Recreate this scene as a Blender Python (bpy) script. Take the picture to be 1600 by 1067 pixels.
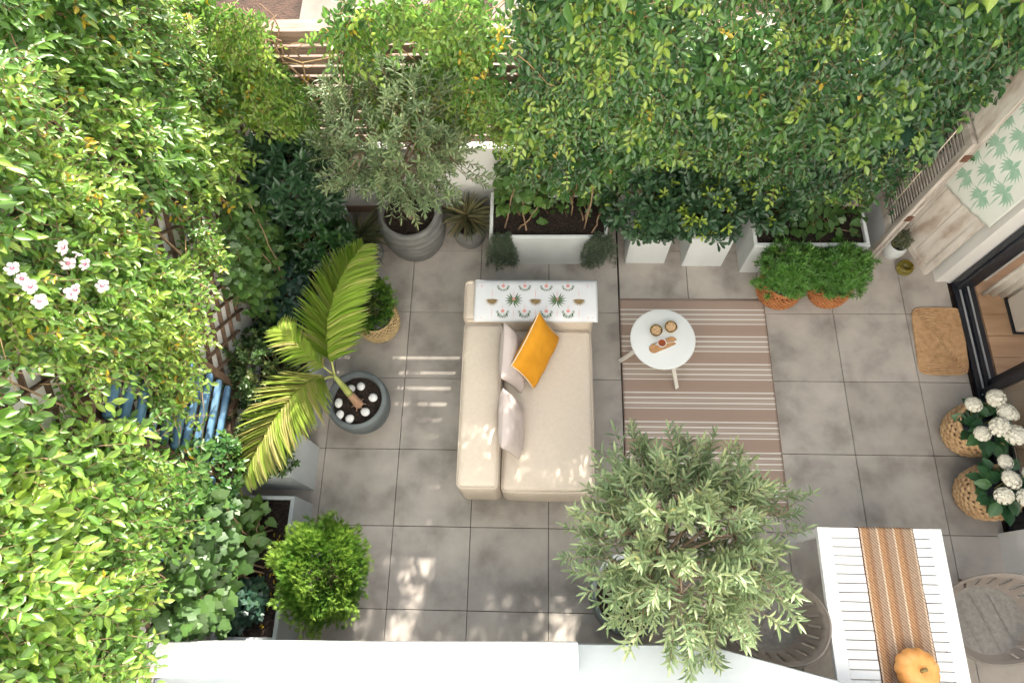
import bpy, math, random
import numpy as np
from mathutils import Matrix, Vector, noise as mnoise

# ------------------------------------------------------------------ camera, sky, sun, exposure
sc = bpy.context.scene
for o in list(bpy.data.objects): bpy.data.objects.remove(o)
rng = np.random.default_rng(7); random.seed(7)
col = sc.collection
PI = math.pi

def rotm(a, b, c):
    ca, sa, cb, sb, cc, s_ = np.cos(a), np.sin(a), np.cos(b), np.sin(b), np.cos(c), np.sin(c)
    Rx = np.array([[1,0,0],[0,ca,-sa],[0,sa,ca]]); Ry = np.array([[cb,0,sb],[0,1,0],[-sb,0,cb]]); Rz = np.array([[cc,-s_,0],[s_,cc,0],[0,0,1]])
    return Rz @ Ry @ Rx
CAM = np.array([1.1353, -2.9778, 5.4598])
cd = bpy.data.cameras.new('camera'); cam = bpy.data.objects.new('camera', cd); col.objects.link(cam)
cd.sensor_width = 36; cd.lens = 1079.288/1600*36; cd.clip_start = .05; cd.clip_end = 600
m4 = Matrix(rotm(.3695, .0372, .0208).tolist()).to_4x4(); m4.translation = Vector(CAM.tolist()); cam.matrix_world = m4
sc.camera = cam

SUN_EL, SUN_AZ = 34.0, 13.0          # sun stands beyond the slatted fence (+Y); SUN_AZ degrees towards +X
w = bpy.data.worlds.new('World'); sc.world = w; w.use_nodes = True
nt = w.node_tree; bg = nt.nodes['Background']
sky = nt.nodes.new('ShaderNodeTexSky'); sky.sky_type = 'NISHITA'; sky.sun_disc = False
sky.sun_elevation = math.radians(SUN_EL); sky.sun_rotation = math.radians(SUN_AZ)
sky.air_density = 1.0; sky.dust_density = 3.0; sky.ozone_density = .6
hsv = nt.nodes.new('ShaderNodeHueSaturation'); hsv.inputs['Saturation'].default_value = .42
nt.links.new(sky.outputs[0], hsv.inputs['Color']); nt.links.new(hsv.outputs[0], bg.inputs['Color'])
bg.inputs['Strength'].default_value = .15
ld = bpy.data.lights.new('sun', 'SUN'); ld.energy = 4.6; ld.angle = math.radians(.53); ld.color = (1, .93, .82)
sun = bpy.data.objects.new('sun', ld); col.objects.link(sun); sun.location = (0, 0, 12)
el, az = math.radians(SUN_EL), math.radians(SUN_AZ)
to_sun = Vector((math.sin(az)*math.cos(el), math.cos(az)*math.cos(el), math.sin(el)))
sun.rotation_euler = to_sun.to_track_quat('Z', 'Y').to_euler()
sc.view_settings.view_transform = 'Standard'; sc.view_settings.look = 'None'
sc.view_settings.exposure = 1.9; sc.view_settings.gamma = 1
sc.render.engine = 'CYCLES'

# ------------------------------------------------------------------ materials
MATS = {}
def new_mat(name):
    m = bpy.data.materials.new(name); m.use_nodes = True; MATS[name] = m
    return m, m.node_tree.nodes, m.node_tree.links, m.node_tree.nodes['Principled BSDF']
def lin(c): return tuple(c) + (1,) if len(c) == 3 else tuple(c)
def pos_node(N, L, scale=(1,1,1)):
    g = N.new('ShaderNodeNewGeometry'); mp = N.new('ShaderNodeMapping'); mp.inputs['Scale'].default_value = scale
    L.new(g.outputs['Position'], mp.inputs['Vector']); return mp.outputs[0]
def noise_node(N, L, vec, scale, detail=4, rough=.55):
    t = N.new('ShaderNodeTexNoise'); t.inputs['Scale'].default_value = scale; t.inputs['Detail'].default_value = detail
    t.inputs['Roughness'].default_value = rough; L.new(vec, t.inputs['Vector']); return t.outputs['Fac']
def ramp(N, L, fac, stops, const=False):
    r = N.new('ShaderNodeValToRGB'); e = r.color_ramp
    if const: e.interpolation = 'CONSTANT'
    while len(e.elements) < len(stops): e.elements.new(.5)
    for i, (p, c) in enumerate(stops): e.elements[i].position = p
    for i, (p, c) in enumerate(stops): e.elements[i].position = p; e.elements[i].color = lin(c)
    L.new(fac, r.inputs['Fac']); return r.outputs['Color']
def bump(N, L, P, h, strength, dist=.004):
    b = N.new('ShaderNodeBump'); b.inputs['Strength'].default_value = strength; b.inputs['Distance'].default_value = dist
    L.new(h, b.inputs['Height']); L.new(b.outputs[0], P.inputs['Normal'])
def surf(name, c0, c1, rough=.6, scale=4, stretch=(1,1,1), bscale=60, bst=.25, bdist=.003, c2=None, detail=5, spec=.4, contrast=.22):
    m, N, L, P = new_mat(name)
    v = pos_node(N, L, stretch)
    f = noise_node(N, L, v, scale, detail)
    st = [(.5-contrast, c0), (.5+contrast, c1)]
    if c2: st = [(.5-contrast, c0), (.5, c1), (.5+contrast, c2)]
    L.new(ramp(N, L, f, st), P.inputs['Base Color'])
    P.inputs['Roughness'].default_value = rough; P.inputs['Specular IOR Level'].default_value = spec
    bump(N, L, P, noise_node(N, L, v, bscale, 3), bst, bdist)
    return m
surf('tile', (.235,.208,.182), (.385,.348,.31), .5, 3.4, bscale=90, bst=.2, bdist=.001, detail=14, c2=(.465,.42,.372), contrast=.2)
m = MATS['tile']; N, L = m.node_tree.nodes, m.node_tree.links; P = N['Principled BSDF']
oi = N.new('ShaderNodeObjectInfo'); mx = N.new('ShaderNodeHueSaturation')
mr = N.new('ShaderNodeMapRange'); mr.inputs['To Min'].default_value = .90; mr.inputs['To Max'].default_value = 1.07
L.new(oi.outputs['Random'], mr.inputs['Value']); L.new(mr.outputs[0], mx.inputs['Value'])
src = P.inputs['Base Color'].links[0].from_socket; L.new(src, mx.inputs['Color']); L.new(mx.outputs[0], P.inputs['Base Color'])
surf('screed', (.012,.011,.010), (.03,.028,.026), .9, 20)
surf('soil_ground', (.03,.018,.012), (.08,.045,.03), .95, 9, bscale=40, bst=.8, bdist=.02)
surf('paving', (.13,.11,.09), (.19,.165,.135), .8, 3)
surf('whitewall', (.70,.69,.66), (.78,.77,.74), .7, 1.6, bscale=120, bst=.15, bdist=.002)
surf('coping', (.33,.37,.395), (.41,.445,.465), .7, 2.4, (1,2.5,1), bscale=140, bst=.2, bdist=.002, detail=9)
surf('white_metal', (.74,.76,.77), (.79,.81,.82), .38, 2, bst=.03)
surf('white_lacquer', (.66,.68,.67), (.70,.72,.71), .3, 2, bst=.0)
surf('cream_leg', (.68,.65,.58), (.74,.71,.64), .45, 8, bst=.05)
surf('plank_brown', (.15,.10,.075), (.24,.165,.125), .6, 5, (1,8,14), bscale=30, bst=.3, c2=(.30,.215,.165))
surf('lath', (.09,.055,.035), (.19,.12,.08), .75, 18, (1,1,1), bst=.3)
surf('trunk', (.16,.11,.07), (.30,.22,.15), .85, 22, (1,1,.3), bscale=50, bst=.6, bdist=.006)
surf('vinewood', (.17,.105,.06), (.33,.22,.13), .8, 20, bst=.4)
surf('greentwig', (.16,.17,.05), (.26,.24,.09), .7, 20, bst=.2)
surf('planter', (.54,.565,.56), (.66,.685,.68), .75, 3.5, (1,1,.35), bscale=70, bst=.25, bdist=.002)
surf('planter_cool', (.38,.41,.43), (.52,.55,.565), .75, 3.5, (1,1,.35), bscale=70, bst=.25, bdist=.002)
surf('potgrey', (.11,.11,.105), (.20,.20,.19), .75, 7, (1,1,2.2), bscale=45, bst=.4, bdist=.004)
surf('potdark', (.085,.10,.105), (.155,.175,.18), .7, 6, (1,1,1.5), bscale=45, bst=.35, bdist=.003)
surf('pot_white', (.55,.58,.58), (.66,.68,.68), .35, 5, bst=.05)
surf('soil', (.006,.004,.003), (.018,.011,.008), .95, 60, bscale=55, bst=1., bdist=.02, c2=(.06,.038,.026), contrast=.25)
surf('pebble', (.62,.62,.61), (.78,.78,.77), .55, 12, bscale=80, bst=.1)
surf('sofa', (.535,.46,.38), (.58,.505,.42), .9, 40, bscale=420, bst=.35, bdist=.0015, spec=.15)
surf('sofa_shadowgap', (.02,.018,.015), (.04,.03,.03), .9, 5)
surf('mauve', (.46,.395,.37), (.53,.46,.43), .85, 5, bscale=300, bst=.2, bdist=.001, spec=.15)
surf('mustard', (.50,.215,.012), (.62,.28,.02), .75, 6, (1,1,1), bscale=9, bst=.35, bdist=.012, spec=.2)
surf('piping', (.62,.50,.36), (.7,.58,.42), .8, 8)
surf('throw', (.58,.59,.61), (.64,.65,.67), .9, 7, bscale=400, bst=.2, bdist=.001, spec=.1)
surf('print_green', (.06,.11,.05), (.12,.18,.09), .9, 30, spec=.1)
surf('print_tan', (.17,.12,.06), (.30,.22,.11), .9, 40, spec=.1)
surf('print_pink', (.60,.25,.22), (.68,.33,.28), .9, 30, spec=.1)
surf('print_mint', (.26,.44,.31), (.38,.54,.42), .9, 18, spec=.1)
surf('palmcloth', (.66,.68,.62), (.72,.74,.68), .9, 6, bscale=300, bst=.2, bdist=.001, spec=.1)
surf('oldwood', (.42,.33,.26), (.64,.58,.51), .8, 9, (1,1,.35), bscale=40, bst=.4, c2=(.73,.68,.61), contrast=.16)
surf('greywood', (.26,.22,.18), (.44,.39,.34), .8, 14, (1,1,.15), bscale=50, bst=.4, c2=(.58,.53,.48), contrast=.18)
surf('paleboard', (.40,.42,.43), (.55,.56,.56), .75, 5, (1,1,.3), bst=.25)
surf('rust', (.10,.045,.025), (.17,.08,.05), .8, 30)
surf('cord', (.60,.52,.42), (.7,.62,.5), .8, 30)
surf('jute', (.38,.22,.11), (.58,.37,.20), .9, 30, bscale=160, bst=.6, bdist=.004, spec=.1)
surf('wicker', (.40,.24,.115), (.66,.45,.25), .7, 22, bscale=90, bst=.4, spec=.3)
surf('wicker_orange', (.30,.10,.03), (.52,.22,.08), .6, 22, bscale=90, bst=.4, spec=.3)
surf('seagrass', (.36,.25,.12), (.55,.42,.22), .8, 30, bscale=120, bst=.5)
surf('taupe', (.19,.162,.14), (.22,.19,.165), .5, 3, bst=.05)
surf('padgrey', (.16,.15,.138), (.24,.225,.205), .95, 40, bscale=300, bst=.4, bdist=.0015, spec=.1)
surf('legwood', (.17,.06,.025), (.25,.10,.05), .5, 12, bst=.1)
surf('frame_dark', (.008,.010,.016), (.016,.019,.027), .35, 5, bst=.03, spec=.5)
surf('steel', (.35,.36,.37), (.42,.43,.44), .3, 5, bst=.02)
surf('oak', (.36,.22,.125), (.50,.33,.20), .5, 3.2, (.6,4,1), bscale=40, bst=.1)
surf('boardwood', (.36,.18,.07), (.54,.31,.14), .45, 9, (3,9,1), bst=.1)
surf('curtain', (.58,.54,.47), (.66,.62,.55), .9, 5, bscale=300, bst=.1)
surf('interior', (.62,.55,.47), (.68,.61,.53), .8, 2)
surf('nuts', (.42,.22,.09), (.72,.55,.36), .6, 60, bst=.3)
surf('porcelain', (.78,.78,.77), (.82,.82,.81), .15, 3, bst=0)
surf('tea', (.26,.06,.022), (.30,.075,.03), .08, 3, bst=0, spec=.5)
surf('pumpkin', (.55,.22,.05), (.66,.31,.09), .55, 9, bscale=40, bst=.2, c2=(.70,.40,.16))
surf('stalk', (.20,.15,.05), (.32,.26,.11), .8, 30)
surf('bluepaint', (.045,.11,.20), (.09,.19,.30), .55, 8, bst=.2, c2=(.14,.25,.36))
surf('terracotta', (.30,.17,.10), (.42,.26,.17), .8, 14)
surf('render_pale', (.55,.52,.46), (.62,.59,.53), .8, 2)
surf('dead_leaf', (.50,.26,.03), (.62,.40,.06), .7, 30)
surf('flowerwhite', (.58,.54,.43), (.76,.73,.63), .6, 40, spec=.2)
surf('petal', (.50,.43,.45), (.62,.55,.56), .6, 30, spec=.2)
surf('petal_heart', (.62,.16,.26), (.74,.36,.42), .6, 30)
for nm, c, tr in (('amber_glass', (.62,.40,.08), .7), ('olive_glass', (.34,.29,.05), .6)):
    m, N, L, P = new_mat(nm); P.inputs['Base Color'].default_value = lin(c); P.inputs['Roughness'].default_value = .06
    P.inputs['Transmission Weight'].default_value = tr; P.inputs['IOR'].default_value = 1.4
m, N, L, P = new_mat('glass'); P.inputs['Base Color'].default_value = (.8,.86,.86,1); P.inputs['Roughness'].default_value = .02
P.inputs['Transmission Weight'].default_value = 1.; P.inputs['IOR'].default_value = 1.45
# rug: woven stripes across its length
m, N, L, P = new_mat('rug')
v = pos_node(N, L); sx = N.new('ShaderNodeSeparateXYZ'); L.new(v, sx.inputs[0])
def mth(N, L, op, a, b=None):
    n = N.new('ShaderNodeMath'); n.operation = op
    for i, q in enumerate((a, b)):
        if q is None: continue
        if isinstance(q, (int, float)): n.inputs[i].default_value = q
        else: L.new(q, n.inputs[i])
    return n.outputs[0]
f = mth(N, L, 'FRACT', mth(N, L, 'DIVIDE', mth(N, L, 'MULTIPLY_ADD', sx.outputs['Y'], -1.0), .2455))
n0 = f.node.inputs[0].links[0].from_node.inputs[0].links[0].from_node; n0.inputs[2].default_value = -.7075
B_, W_, D_, T_ = (.36,.265,.215), (.72,.69,.64), (.24,.165,.13), (.50,.42,.36)
st = [(0, B_)]
q = .415
for k in range(4):
    st += [(q, W_), (q+.035, T_)]
    if k < 3:
        st += [(q+.065, D_), (q+.082, T_), (q+.108, D_), (q+.125, T_), (q+.15, D_), (q+.165, T_)]
    q += .182
st = [s for s in st if s[0] < .985] + [(.992, B_)]
L.new(ramp(N, L, f, st, True), P.inputs['Base Color']); P.inputs['Roughness'].default_value = .95; P.inputs['Specular IOR Level'].default_value = .1
bump(N, L, P, noise_node(N, L, pos_node(N, L, (1,6,1)), 220, 2), .4, .002)
# table runner: orange and brown weave in lengthwise bands with pale cords
m, N, L, P = new_mat('runner')
v = pos_node(N, L); sx = N.new('ShaderNodeSeparateXYZ'); L.new(v, sx.inputs[0])
fx = mth(N, L, 'DIVIDE', mth(N, L, 'SUBTRACT', sx.outputs['X'], 3.2), .352)
PL, OR, BR, MV, DK = (.47,.38,.29), (.32,.19,.105), (.24,.145,.09), (.28,.205,.15), (.13,.065,.04)
st = [(0, DK), (.02, PL), (.052, OR), (.14, BR), (.2, MV), (.318, PL), (.35, OR), (.44, BR), (.5, MV), (.618, PL), (.65, OR), (.74, BR), (.8, MV), (.945, PL), (.98, DK)]
cbase = ramp(N, L, fx, st, True)
wv = N.new('ShaderNodeTexWave'); wv.inputs['Scale'].default_value = 30; wv.inputs['Distortion'].default_value = 1.5; wv.wave_type = 'BANDS'; wv.bands_direction = 'DIAGONAL'
L.new(v, wv.inputs['Vector'])
nz = noise_node(N, L, pos_node(N, L, (1.6,1,1)), 75, 2)
mixc = N.new('ShaderNodeMixRGB'); mixc.blend_type = 'MULTIPLY'; mixc.inputs['Fac'].default_value = .7
L.new(cbase, mixc.inputs[1])
gray = ramp(N, L, mth(N, L, 'MULTIPLY', mth(N, L, 'ADD', wv.outputs['Fac'], nz), .6), [(.3, (.30,.27,.25)), (.62, (1.35,1.3,1.25))])
L.new(gray, mixc.inputs[2]); L.new(mixc.outputs[0], P.inputs['Base Color']); P.inputs['Roughness'].default_value = .95; P.inputs['Specular IOR Level'].default_value = .1
bump(N, L, P, nz, .6, .003)

def leafmat(name, stops, trans=.35, rough=.42, rib=1.5):
    m, N, L, P = new_mat(name)
    a = N.new('ShaderNodeAttribute'); a.attribute_name = 'leafcol'
    s = N.new('ShaderNodeSeparateColor'); L.new(a.outputs['Color'], s.inputs[0])
    c = ramp(N, L, s.outputs[0], stops)
    rb = N.new('ShaderNodeMixRGB'); rb.blend_type = 'MIX'; L.new(c, rb.inputs[1])
    hv = N.new('ShaderNodeHueSaturation'); hv.inputs['Value'].default_value = rib; hv.inputs['Saturation'].default_value = .85; L.new(c, hv.inputs['Color']); L.new(hv.outputs[0], rb.inputs[2])
    pw = mth(N, L, 'POWER', s.outputs[1], 5.0); L.new(mth(N, L, 'MULTIPLY', pw, .7), rb.inputs['Fac'])
    L.new(rb.outputs[0], P.inputs['Base Color']); P.inputs['Roughness'].default_value = rough; P.inputs['Specular IOR Level'].default_value = .5
    t = N.new('ShaderNodeBsdfTranslucent'); hv2 = N.new('ShaderNodeHueSaturation'); hv2.inputs['Value'].default_value = 1.5; hv2.inputs['Hue'].default_value = .5
    L.new(rb.outputs[0], hv2.inputs['Color']); L.new(hv2.outputs[0], t.inputs['Color'])
    mx = N.new('ShaderNodeMixShader'); mx.inputs[0].default_value = trans
    L.new(P.outputs[0], mx.inputs[1]); L.new(t.outputs[0], mx.inputs[2]); L.new(mx.outputs[0], N['Material Output'].inputs['Surface'])
    return m
Y_ = (.42,.30,.012)
leafmat('leaf_sunvine', [(0, (.036,.095,.018)), (.45, (.080,.18,.028)), (.8, (.135,.25,.034)), (.95, (.23,.33,.045)), (1, Y_)], .45, .36)
leafmat('leaf_vine', [(0, (.016,.058,.017)), (.5, (.044,.118,.028)), (.8, (.105,.215,.036)), (.95, (.26,.36,.05)), (1, (.40,.30,.03))], .2, .34)
leafmat('leaf_darkvine', [(0, (.015,.052,.020)), (.5, (.034,.095,.031)), (.8, (.08,.175,.037)), (.95, (.2,.31,.05)), (1, (.36,.3,.04))], .18, .34)
leafmat('leaf_shrub', [(0, (.022,.060,.026)), (.6, (.046,.105,.042)), (.9, (.085,.17,.045)), (1, (.26,.36,.04))], .25, .32)
leafmat('leaf_variegated', [(0, (.03,.07,.025)), (.5, (.06,.12,.03)), (.8, (.17,.20,.06)), (1, (.33,.33,.13))], .3)
leafmat('leaf_ivy', [(0, (.045,.10,.025)), (.6, (.085,.17,.035)), (1, (.14,.24,.04))], .3)
leafmat('leaf_darkivy', [(0, (.018,.055,.035)), (.6, (.034,.085,.052)), (1, (.07,.14,.06))], .22, .35)
leafmat('leaf_olive', [(0, (.10,.145,.075)), (.5, (.165,.240,.108)), (.9, (.29,.35,.17)), (1, (.32,.32,.12))], .3, .42)
leafmat('leaf_thuja', [(0, (.035,.10,.014)), (.5, (.085,.19,.022)), (1, (.18,.28,.04))], .3, .55)
leafmat('leaf_needle', [(0, (.045,.13,.02)), (.6, (.10,.24,.035)), (1, (.19,.34,.06))], .25, .45)
leafmat('leaf_palm', [(0, (.14,.26,.025)), (.5, (.22,.36,.04)), (.85, (.34,.42,.09)), (1, (.46,.42,.18))], .4, .4)
leafmat('leaf_strap', [(0, (.07,.09,.04)), (.5, (.16,.16,.08)), (1, (.30,.24,.12))], .2, .5)
leafmat('leaf_feather', [(0, (.05,.08,.05)), (1, (.10,.14,.08))], .2, .6)
leafmat('leaf_hydrangea', [(0, (.018,.065,.022)), (.6, (.034,.10,.035)), (1, (.06,.14,.045))], .2, .4)
leafmat('leaf_grey', [(0, (.07,.09,.05)), (1, (.15,.16,.09))], .2, .6)

# ------------------------------------------------------------------ mesh helpers
def nrmz(a): return a/np.maximum(np.linalg.norm(a, axis=-1, keepdims=True), 1e-9)
class MB:
    def __init__(s): s.v = []; s.f = []
    def add(s, vs, fs, M=None):
        b = len(s.v)
        for p in vs:
            if M is not None: p = M @ Vector(p)
            s.v.append((p[0], p[1], p[2]))
        s.f += [tuple(b+i for i in q) for q in fs]; return s
    def box(s, c, d, M=None, rz=0):
        x, y, z = d[0]/2, d[1]/2, d[2]/2
        vs = [(sx*x, sy*y, sz*z) for sz in (-1,1) for sy in (-1,1) for sx in (-1,1)]
        R = Matrix.Translation(Vector(c)) @ Matrix.Rotation(rz, 4, 'Z')
        if M is not None: R = M @ R
        return s.add(vs, [(0,2,3,1),(4,5,7,6),(0,1,5,4),(2,6,7,3),(0,4,6,2),(1,3,7,5)], R)
    def bar(s, a, b, wd, th, up=(0,0,1)):
        a, b = Vector(a), Vector(b); d = b-a; ln = d.length; d.normalize()
        u = Vector(up); y = u.cross(d)
        if y.length < 1e-4: y = Vector((1,0,0)).cross(d)
        y.normalize(); z = d.cross(y)
        M = Matrix((d, y, z)).transposed().to_4x4(); M.translation = (a+b)/2
        return s.box((0,0,0), (ln, wd, th), M)
    def cbox(s, c, d, ch):                                # box with chamfered upper edge
        x, y, z = d[0]/2, d[1]/2, d[2]/2
        vs = []
        for (k, zz) in ((0,-z), (0,z-ch), (ch,z)):
            vs += [(c[0]+sx*(x-k), c[1]+sy*(y-k), c[2]+zz) for sx, sy in ((-1,-1),(1,-1),(1,1),(-1,1))]
        fs = [(3,2,1,0), (8,9,10,11)]
        for l in (0,4): fs += [(l+i, l+(i+1)%4, l+4+(i+1)%4, l+4+i) for i in range(4)]
        return s.add(vs, fs)
    def lathe(s, prof, n=32, c=(0,0,0), fx=1, fy=1, rfun=None):
        b = len(s.v)
        for r, z in prof:
            for i in range(n):
                t = 2*PI*i/n; k = rfun(t, z) if rfun else 1
                s.v.append((c[0]+fx*r*k*math.cos(t), c[1]+fy*r*k*math.sin(t), c[2]+z))
        for j in range(len(prof)-1):
            for i in range(n):
                s.f.append((b+j*n+i, b+j*n+(i+1)%n, b+(j+1)*n+(i+1)%n, b+(j+1)*n+i))
        if prof[0][0] > 1e-6: s.f.append(tuple(b+i for i in range(n))[::-1])
        if prof[-1][0] > 1e-6: s.f.append(tuple(b+(len(prof)-1)*n+i for i in range(n)))
        return s
    def tube(s, pts, r, n=6, closed=False):
        P = [Vector(p) for p in pts]; m = len(P)
        if not hasattr(r, '__len__'): r = [r]*m
        up = Vector((.13,.21,.97)); b = len(s.v)
        for i in range(m):
            d = (P[(i+1) % m]-P[i-1]) if closed else (P[min(i+1,m-1)]-P[max(i-1,0)])
            if d.length < 1e-9: d = Vector((0,0,1))
            d.normalize(); x = up.cross(d)
            if x.length < .05: x = Vector((1,0,0)).cross(d)
            x.normalize(); y = d.cross(x)
            for k in range(n):
                a = 2*PI*k/n; q = P[i]+x*(math.cos(a)*r[i])+y*(math.sin(a)*r[i]); s.v.append(tuple(q))
        for i in range(m if closed else m-1):
            for k in range(n):
                i2 = (i+1) % m
                s.f.append((b+i*n+k, b+i*n+(k+1)%n, b+i2*n+(k+1)%n, b+i2*n+k))
        if not closed:
            s.f.append(tuple(b+k for k in range(n))[::-1]); s.f.append(tuple(b+(m-1)*n+k for k in range(n)))
        return s
    def grid(s, fn, nu, nv, wrap=False):
        b = len(s.v)
        for i in range(nu+(0 if wrap else 1)):
            for j in range(nv+1): s.v.append(tuple(fn(i/nu, j/nv)))
        for i in range(nu):
            i2 = (i+1) % nu if wrap else i+1
            for j in range(nv): s.f.append((b+i*(nv+1)+j, b+i2*(nv+1)+j, b+i2*(nv+1)+j+1, b+i*(nv+1)+j+1))
        return s
    def rbox(s, c, d, r, seg=3, inner=4, puff=0.0, wob=0.0, seed=0):      # soft rounded box
        h = [q/2 for q in d]
        def ax(hh):
            a = [-hh+r*(1-math.cos(k/seg*PI/2)) for k in range(seg+1)]
            n = [-hh+r+(2*hh-2*r)*k/inner for k in range(1, inner)]
            return a+n+[-q for q in a[::-1]]
        A = [ax(q) for q in h]; idx = {}
        def vid(p):
            key = tuple(round(q, 6) for q in p)
            if key in idx: return idx[key]
            inn = [max(-(h[i]-r), min(h[i]-r, p[i])) for i in range(3)]
            dv = Vector(p)-Vector(inn)
            q = Vector(inn)+(dv.normalized()*r if dv.length > 1e-9 else dv)
            u = [1-(p[i]/h[i])**2 for i in range(3)]
            for i in range(3):
                o = [u[j] for j in range(3) if j != i]; q[i] += puff*(p[i]/h[i])*max(0,o[0])**.6*max(0,o[1])**.6
            if wob: q += mnoise.noise_vector(Vector((q[0]*5+seed, q[1]*5, q[2]*5)))*wob
            idx[key] = len(s.v); s.v.append((c[0]+q[0], c[1]+q[1], c[2]+q[2])); return idx[key]
        for i, (j, k) in ((0,(1,2)), (1,(2,0)), (2,(0,1))):
            for sg in (-1, 1):
                for a in range(len(A[j])-1):
                    for b in range(len(A[k])-1):
                        qd = []
                        for (x, y) in ((a,b),(a+1,b),(a+1,b+1),(a,b+1)):
                            p = [0,0,0]; p[i] = sg*h[i]; p[j] = A[j][x]; p[k] = A[k][y]; qd.append(vid(p))
                        s.f.append(tuple(qd if sg > 0 else qd[::-1]))
        return s
def tag(o, label=None, cat=None, group=None, kind=None):
    if label: o['label'] = label
    if cat: o['category'] = cat
    if group: o['group'] = group
    if kind: o['kind'] = kind
    return o
def thing(name, loc, label, cat, group=None, rz=0):
    o = bpy.data.objects.new(name, None); col.objects.link(o); o.location = loc; o.rotation_euler = (0,0,rz); o.empty_display_size = .1
    return tag(o, label, cat, group)
def mesh_of(mb, name, mat, smooth=False):
    me = bpy.data.meshes.new(name); me.from_pydata(mb.v, [], mb.f); me.validate(clean_customdata=False)
    if smooth: me.polygons.foreach_set('use_smooth', [True]*len(me.polygons))
    if mat: me.materials.append(MATS[mat])
    me.update(); return me
def part(name, mb, mat, parent=None, smooth=False, world=False, angle=None):
    if world and parent:
        l = parent.location if parent.parent is None else parent.parent.location
        mb.v = [(p[0]-l[0], p[1]-l[1], p[2]-l[2]) for p in mb.v]
    me = mesh_of(mb, name, mat, smooth)
    o = bpy.data.objects.new(name, me); col.objects.link(o); o.parent = parent
    if angle and smooth: me.set_sharp_from_angle(angle=math.radians(angle))
    return o
def inst(name, me, M, parent):
    o = bpy.data.objects.new(name, me); col.objects.link(o); o.parent = parent; o.matrix_basis = M; return o
def solid(o, th, off=-1):
    md = o.modifiers.new('thickness', 'SOLIDIFY'); md.thickness = th; md.offset = off; return o
def rbox_thick(o, wd, seg=2):
    md = o.modifiers.new('bevel', 'BEVEL'); md.width = wd; md.segments = seg; md.limit_method = 'ANGLE'; return o

# ------------------------------------------------------------------ leaves
def strip_template(prof, fold=.25, droop=.12, curl=0.0):
    vs, fs, mid = [], [], []
    for k, (x, wd) in enumerate(prof):
        z = -droop*x*x + curl*x
        if wd < 1e-6: vs.append((x, 0, z)); mid.append((len(vs)-1,))
        else:
            vs += [(x, wd, z+fold*wd), (x, 0, z), (x, -wd, z+fold*wd)]; mid.append((len(vs)-3, len(vs)-2, len(vs)-1))
    for a, b in zip(mid[:-1], mid[1:]):
        if len(a) == 1 and len(b) == 3: fs += [(a[0], b[1], b[0]), (a[0], b[2], b[1])]
        elif len(a) == 3 and len(b) == 3: fs += [(a[0], a[1], b[1], b[0]), (a[1], a[2], b[2], b[1])]
        elif len(a) == 3: fs += [(a[0], a[1], b[0]), (a[1], a[2], b[0])]
    rib = [1.0 if abs(v[1]) < 1e-9 else 0.0 for v in vs]
    return np.array(vs, float), fs, np.array(rib)
def ivy_template():
    out = [(0,0), (-.14,.24), (.02,.42), (.22,.50), (.36,.30), (.60,.36), (.78,.17), (1,0)]
    out = out + [(x, -y) for x, y in out[-2:0:-1]]
    vs = [(.33, 0, .0)] + [(x, y, -.16*(x-.3)**2-.10*abs(y)) for x, y in out]
    n = len(out); fs = [(0, 1+i, 1+(i+1) % n) for i in range(n)]
    return np.array(vs, float), fs, np.array([1.0]+[0.0]*n)
def heart_template():
    out = [(0,0), (-.12,.2), (-.06,.40), (.18,.5), (.48,.38), (.8,.14), (1,0)]
    out = out + [(x, -y) for x, y in out[-2:0:-1]]
    vs = [(.35, 0, .0)] + [(x, y, -.2*(x-.3)**2+.12*abs(y)) for x, y in out]
    n = len(out); fs = [(0, 1+i, 1+(i+1) % n) for i in range(n)]
    return np.array(vs, float), fs, np.array([1.0]+[0.0]*n)
def spray_template():
    vs, fs = [], []
    for a, ln in ((0,1.), (.5,.8), (-.5,.8), (.95,.55), (-.95,.55)):
        c, s_ = math.cos(a), math.sin(a); b = len(vs); x0 = .15 if a else 0
        for (x, y) in ((0,.03), (0,-.03), (.55,-.085), (1,0), (.55,.085)):
            vs.append((x0+ln*(x*c-y*s_), ln*(x*s_+y*c), .05*ln*x*(1 if a else -.5)))
        fs.append((b, b+1, b+2, b+3, b+4))
    return np.array(vs, float), fs, np.zeros(len(vs))
T_OV = strip_template([(0,0), (.22,.36), (.45,.5), (.72,.36), (1,0)])
T_LA = strip_template([(0,0), (.3,.42), (.65,.46), (1,0)], .2, .10)
T_OB = strip_template([(0,.04), (.35,.24), (.7,.5), (.92,.34), (1,0)], .2, .16)
T_ST = strip_template([(0,.35), (.3,.5), (.6,.45), (.85,.25), (1,0)], .35, .35)
T_IV, T_HE, T_SP = ivy_template(), heart_template(), spray_template()
T_NE = strip_template([(0,.25), (.5,.5), (1,0)], .1, .15)
LEAFMESH = {}
def leaf_mesh(T, mat, k):
    key = (id(T), mat, k)
    if key not in LEAFMESH:
        me = bpy.data.meshes.new('leaf'); me.from_pydata(T[0].tolist(), [], T[1]); me.materials.append(MATS[mat])
        me.polygons.foreach_set('use_smooth', [True]*len(me.polygons))
        at = me.color_attributes.new('leafcol', 'FLOAT_COLOR', 'POINT')
        c = np.zeros((len(T[0]), 4), np.float32); c[:,0] = k/11; c[:,1] = T[2]; c[:,3] = 1; at.data.foreach_set('color', c.ravel()); LEAFMESH[key] = me
    return LEAFMESH[key]
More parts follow.
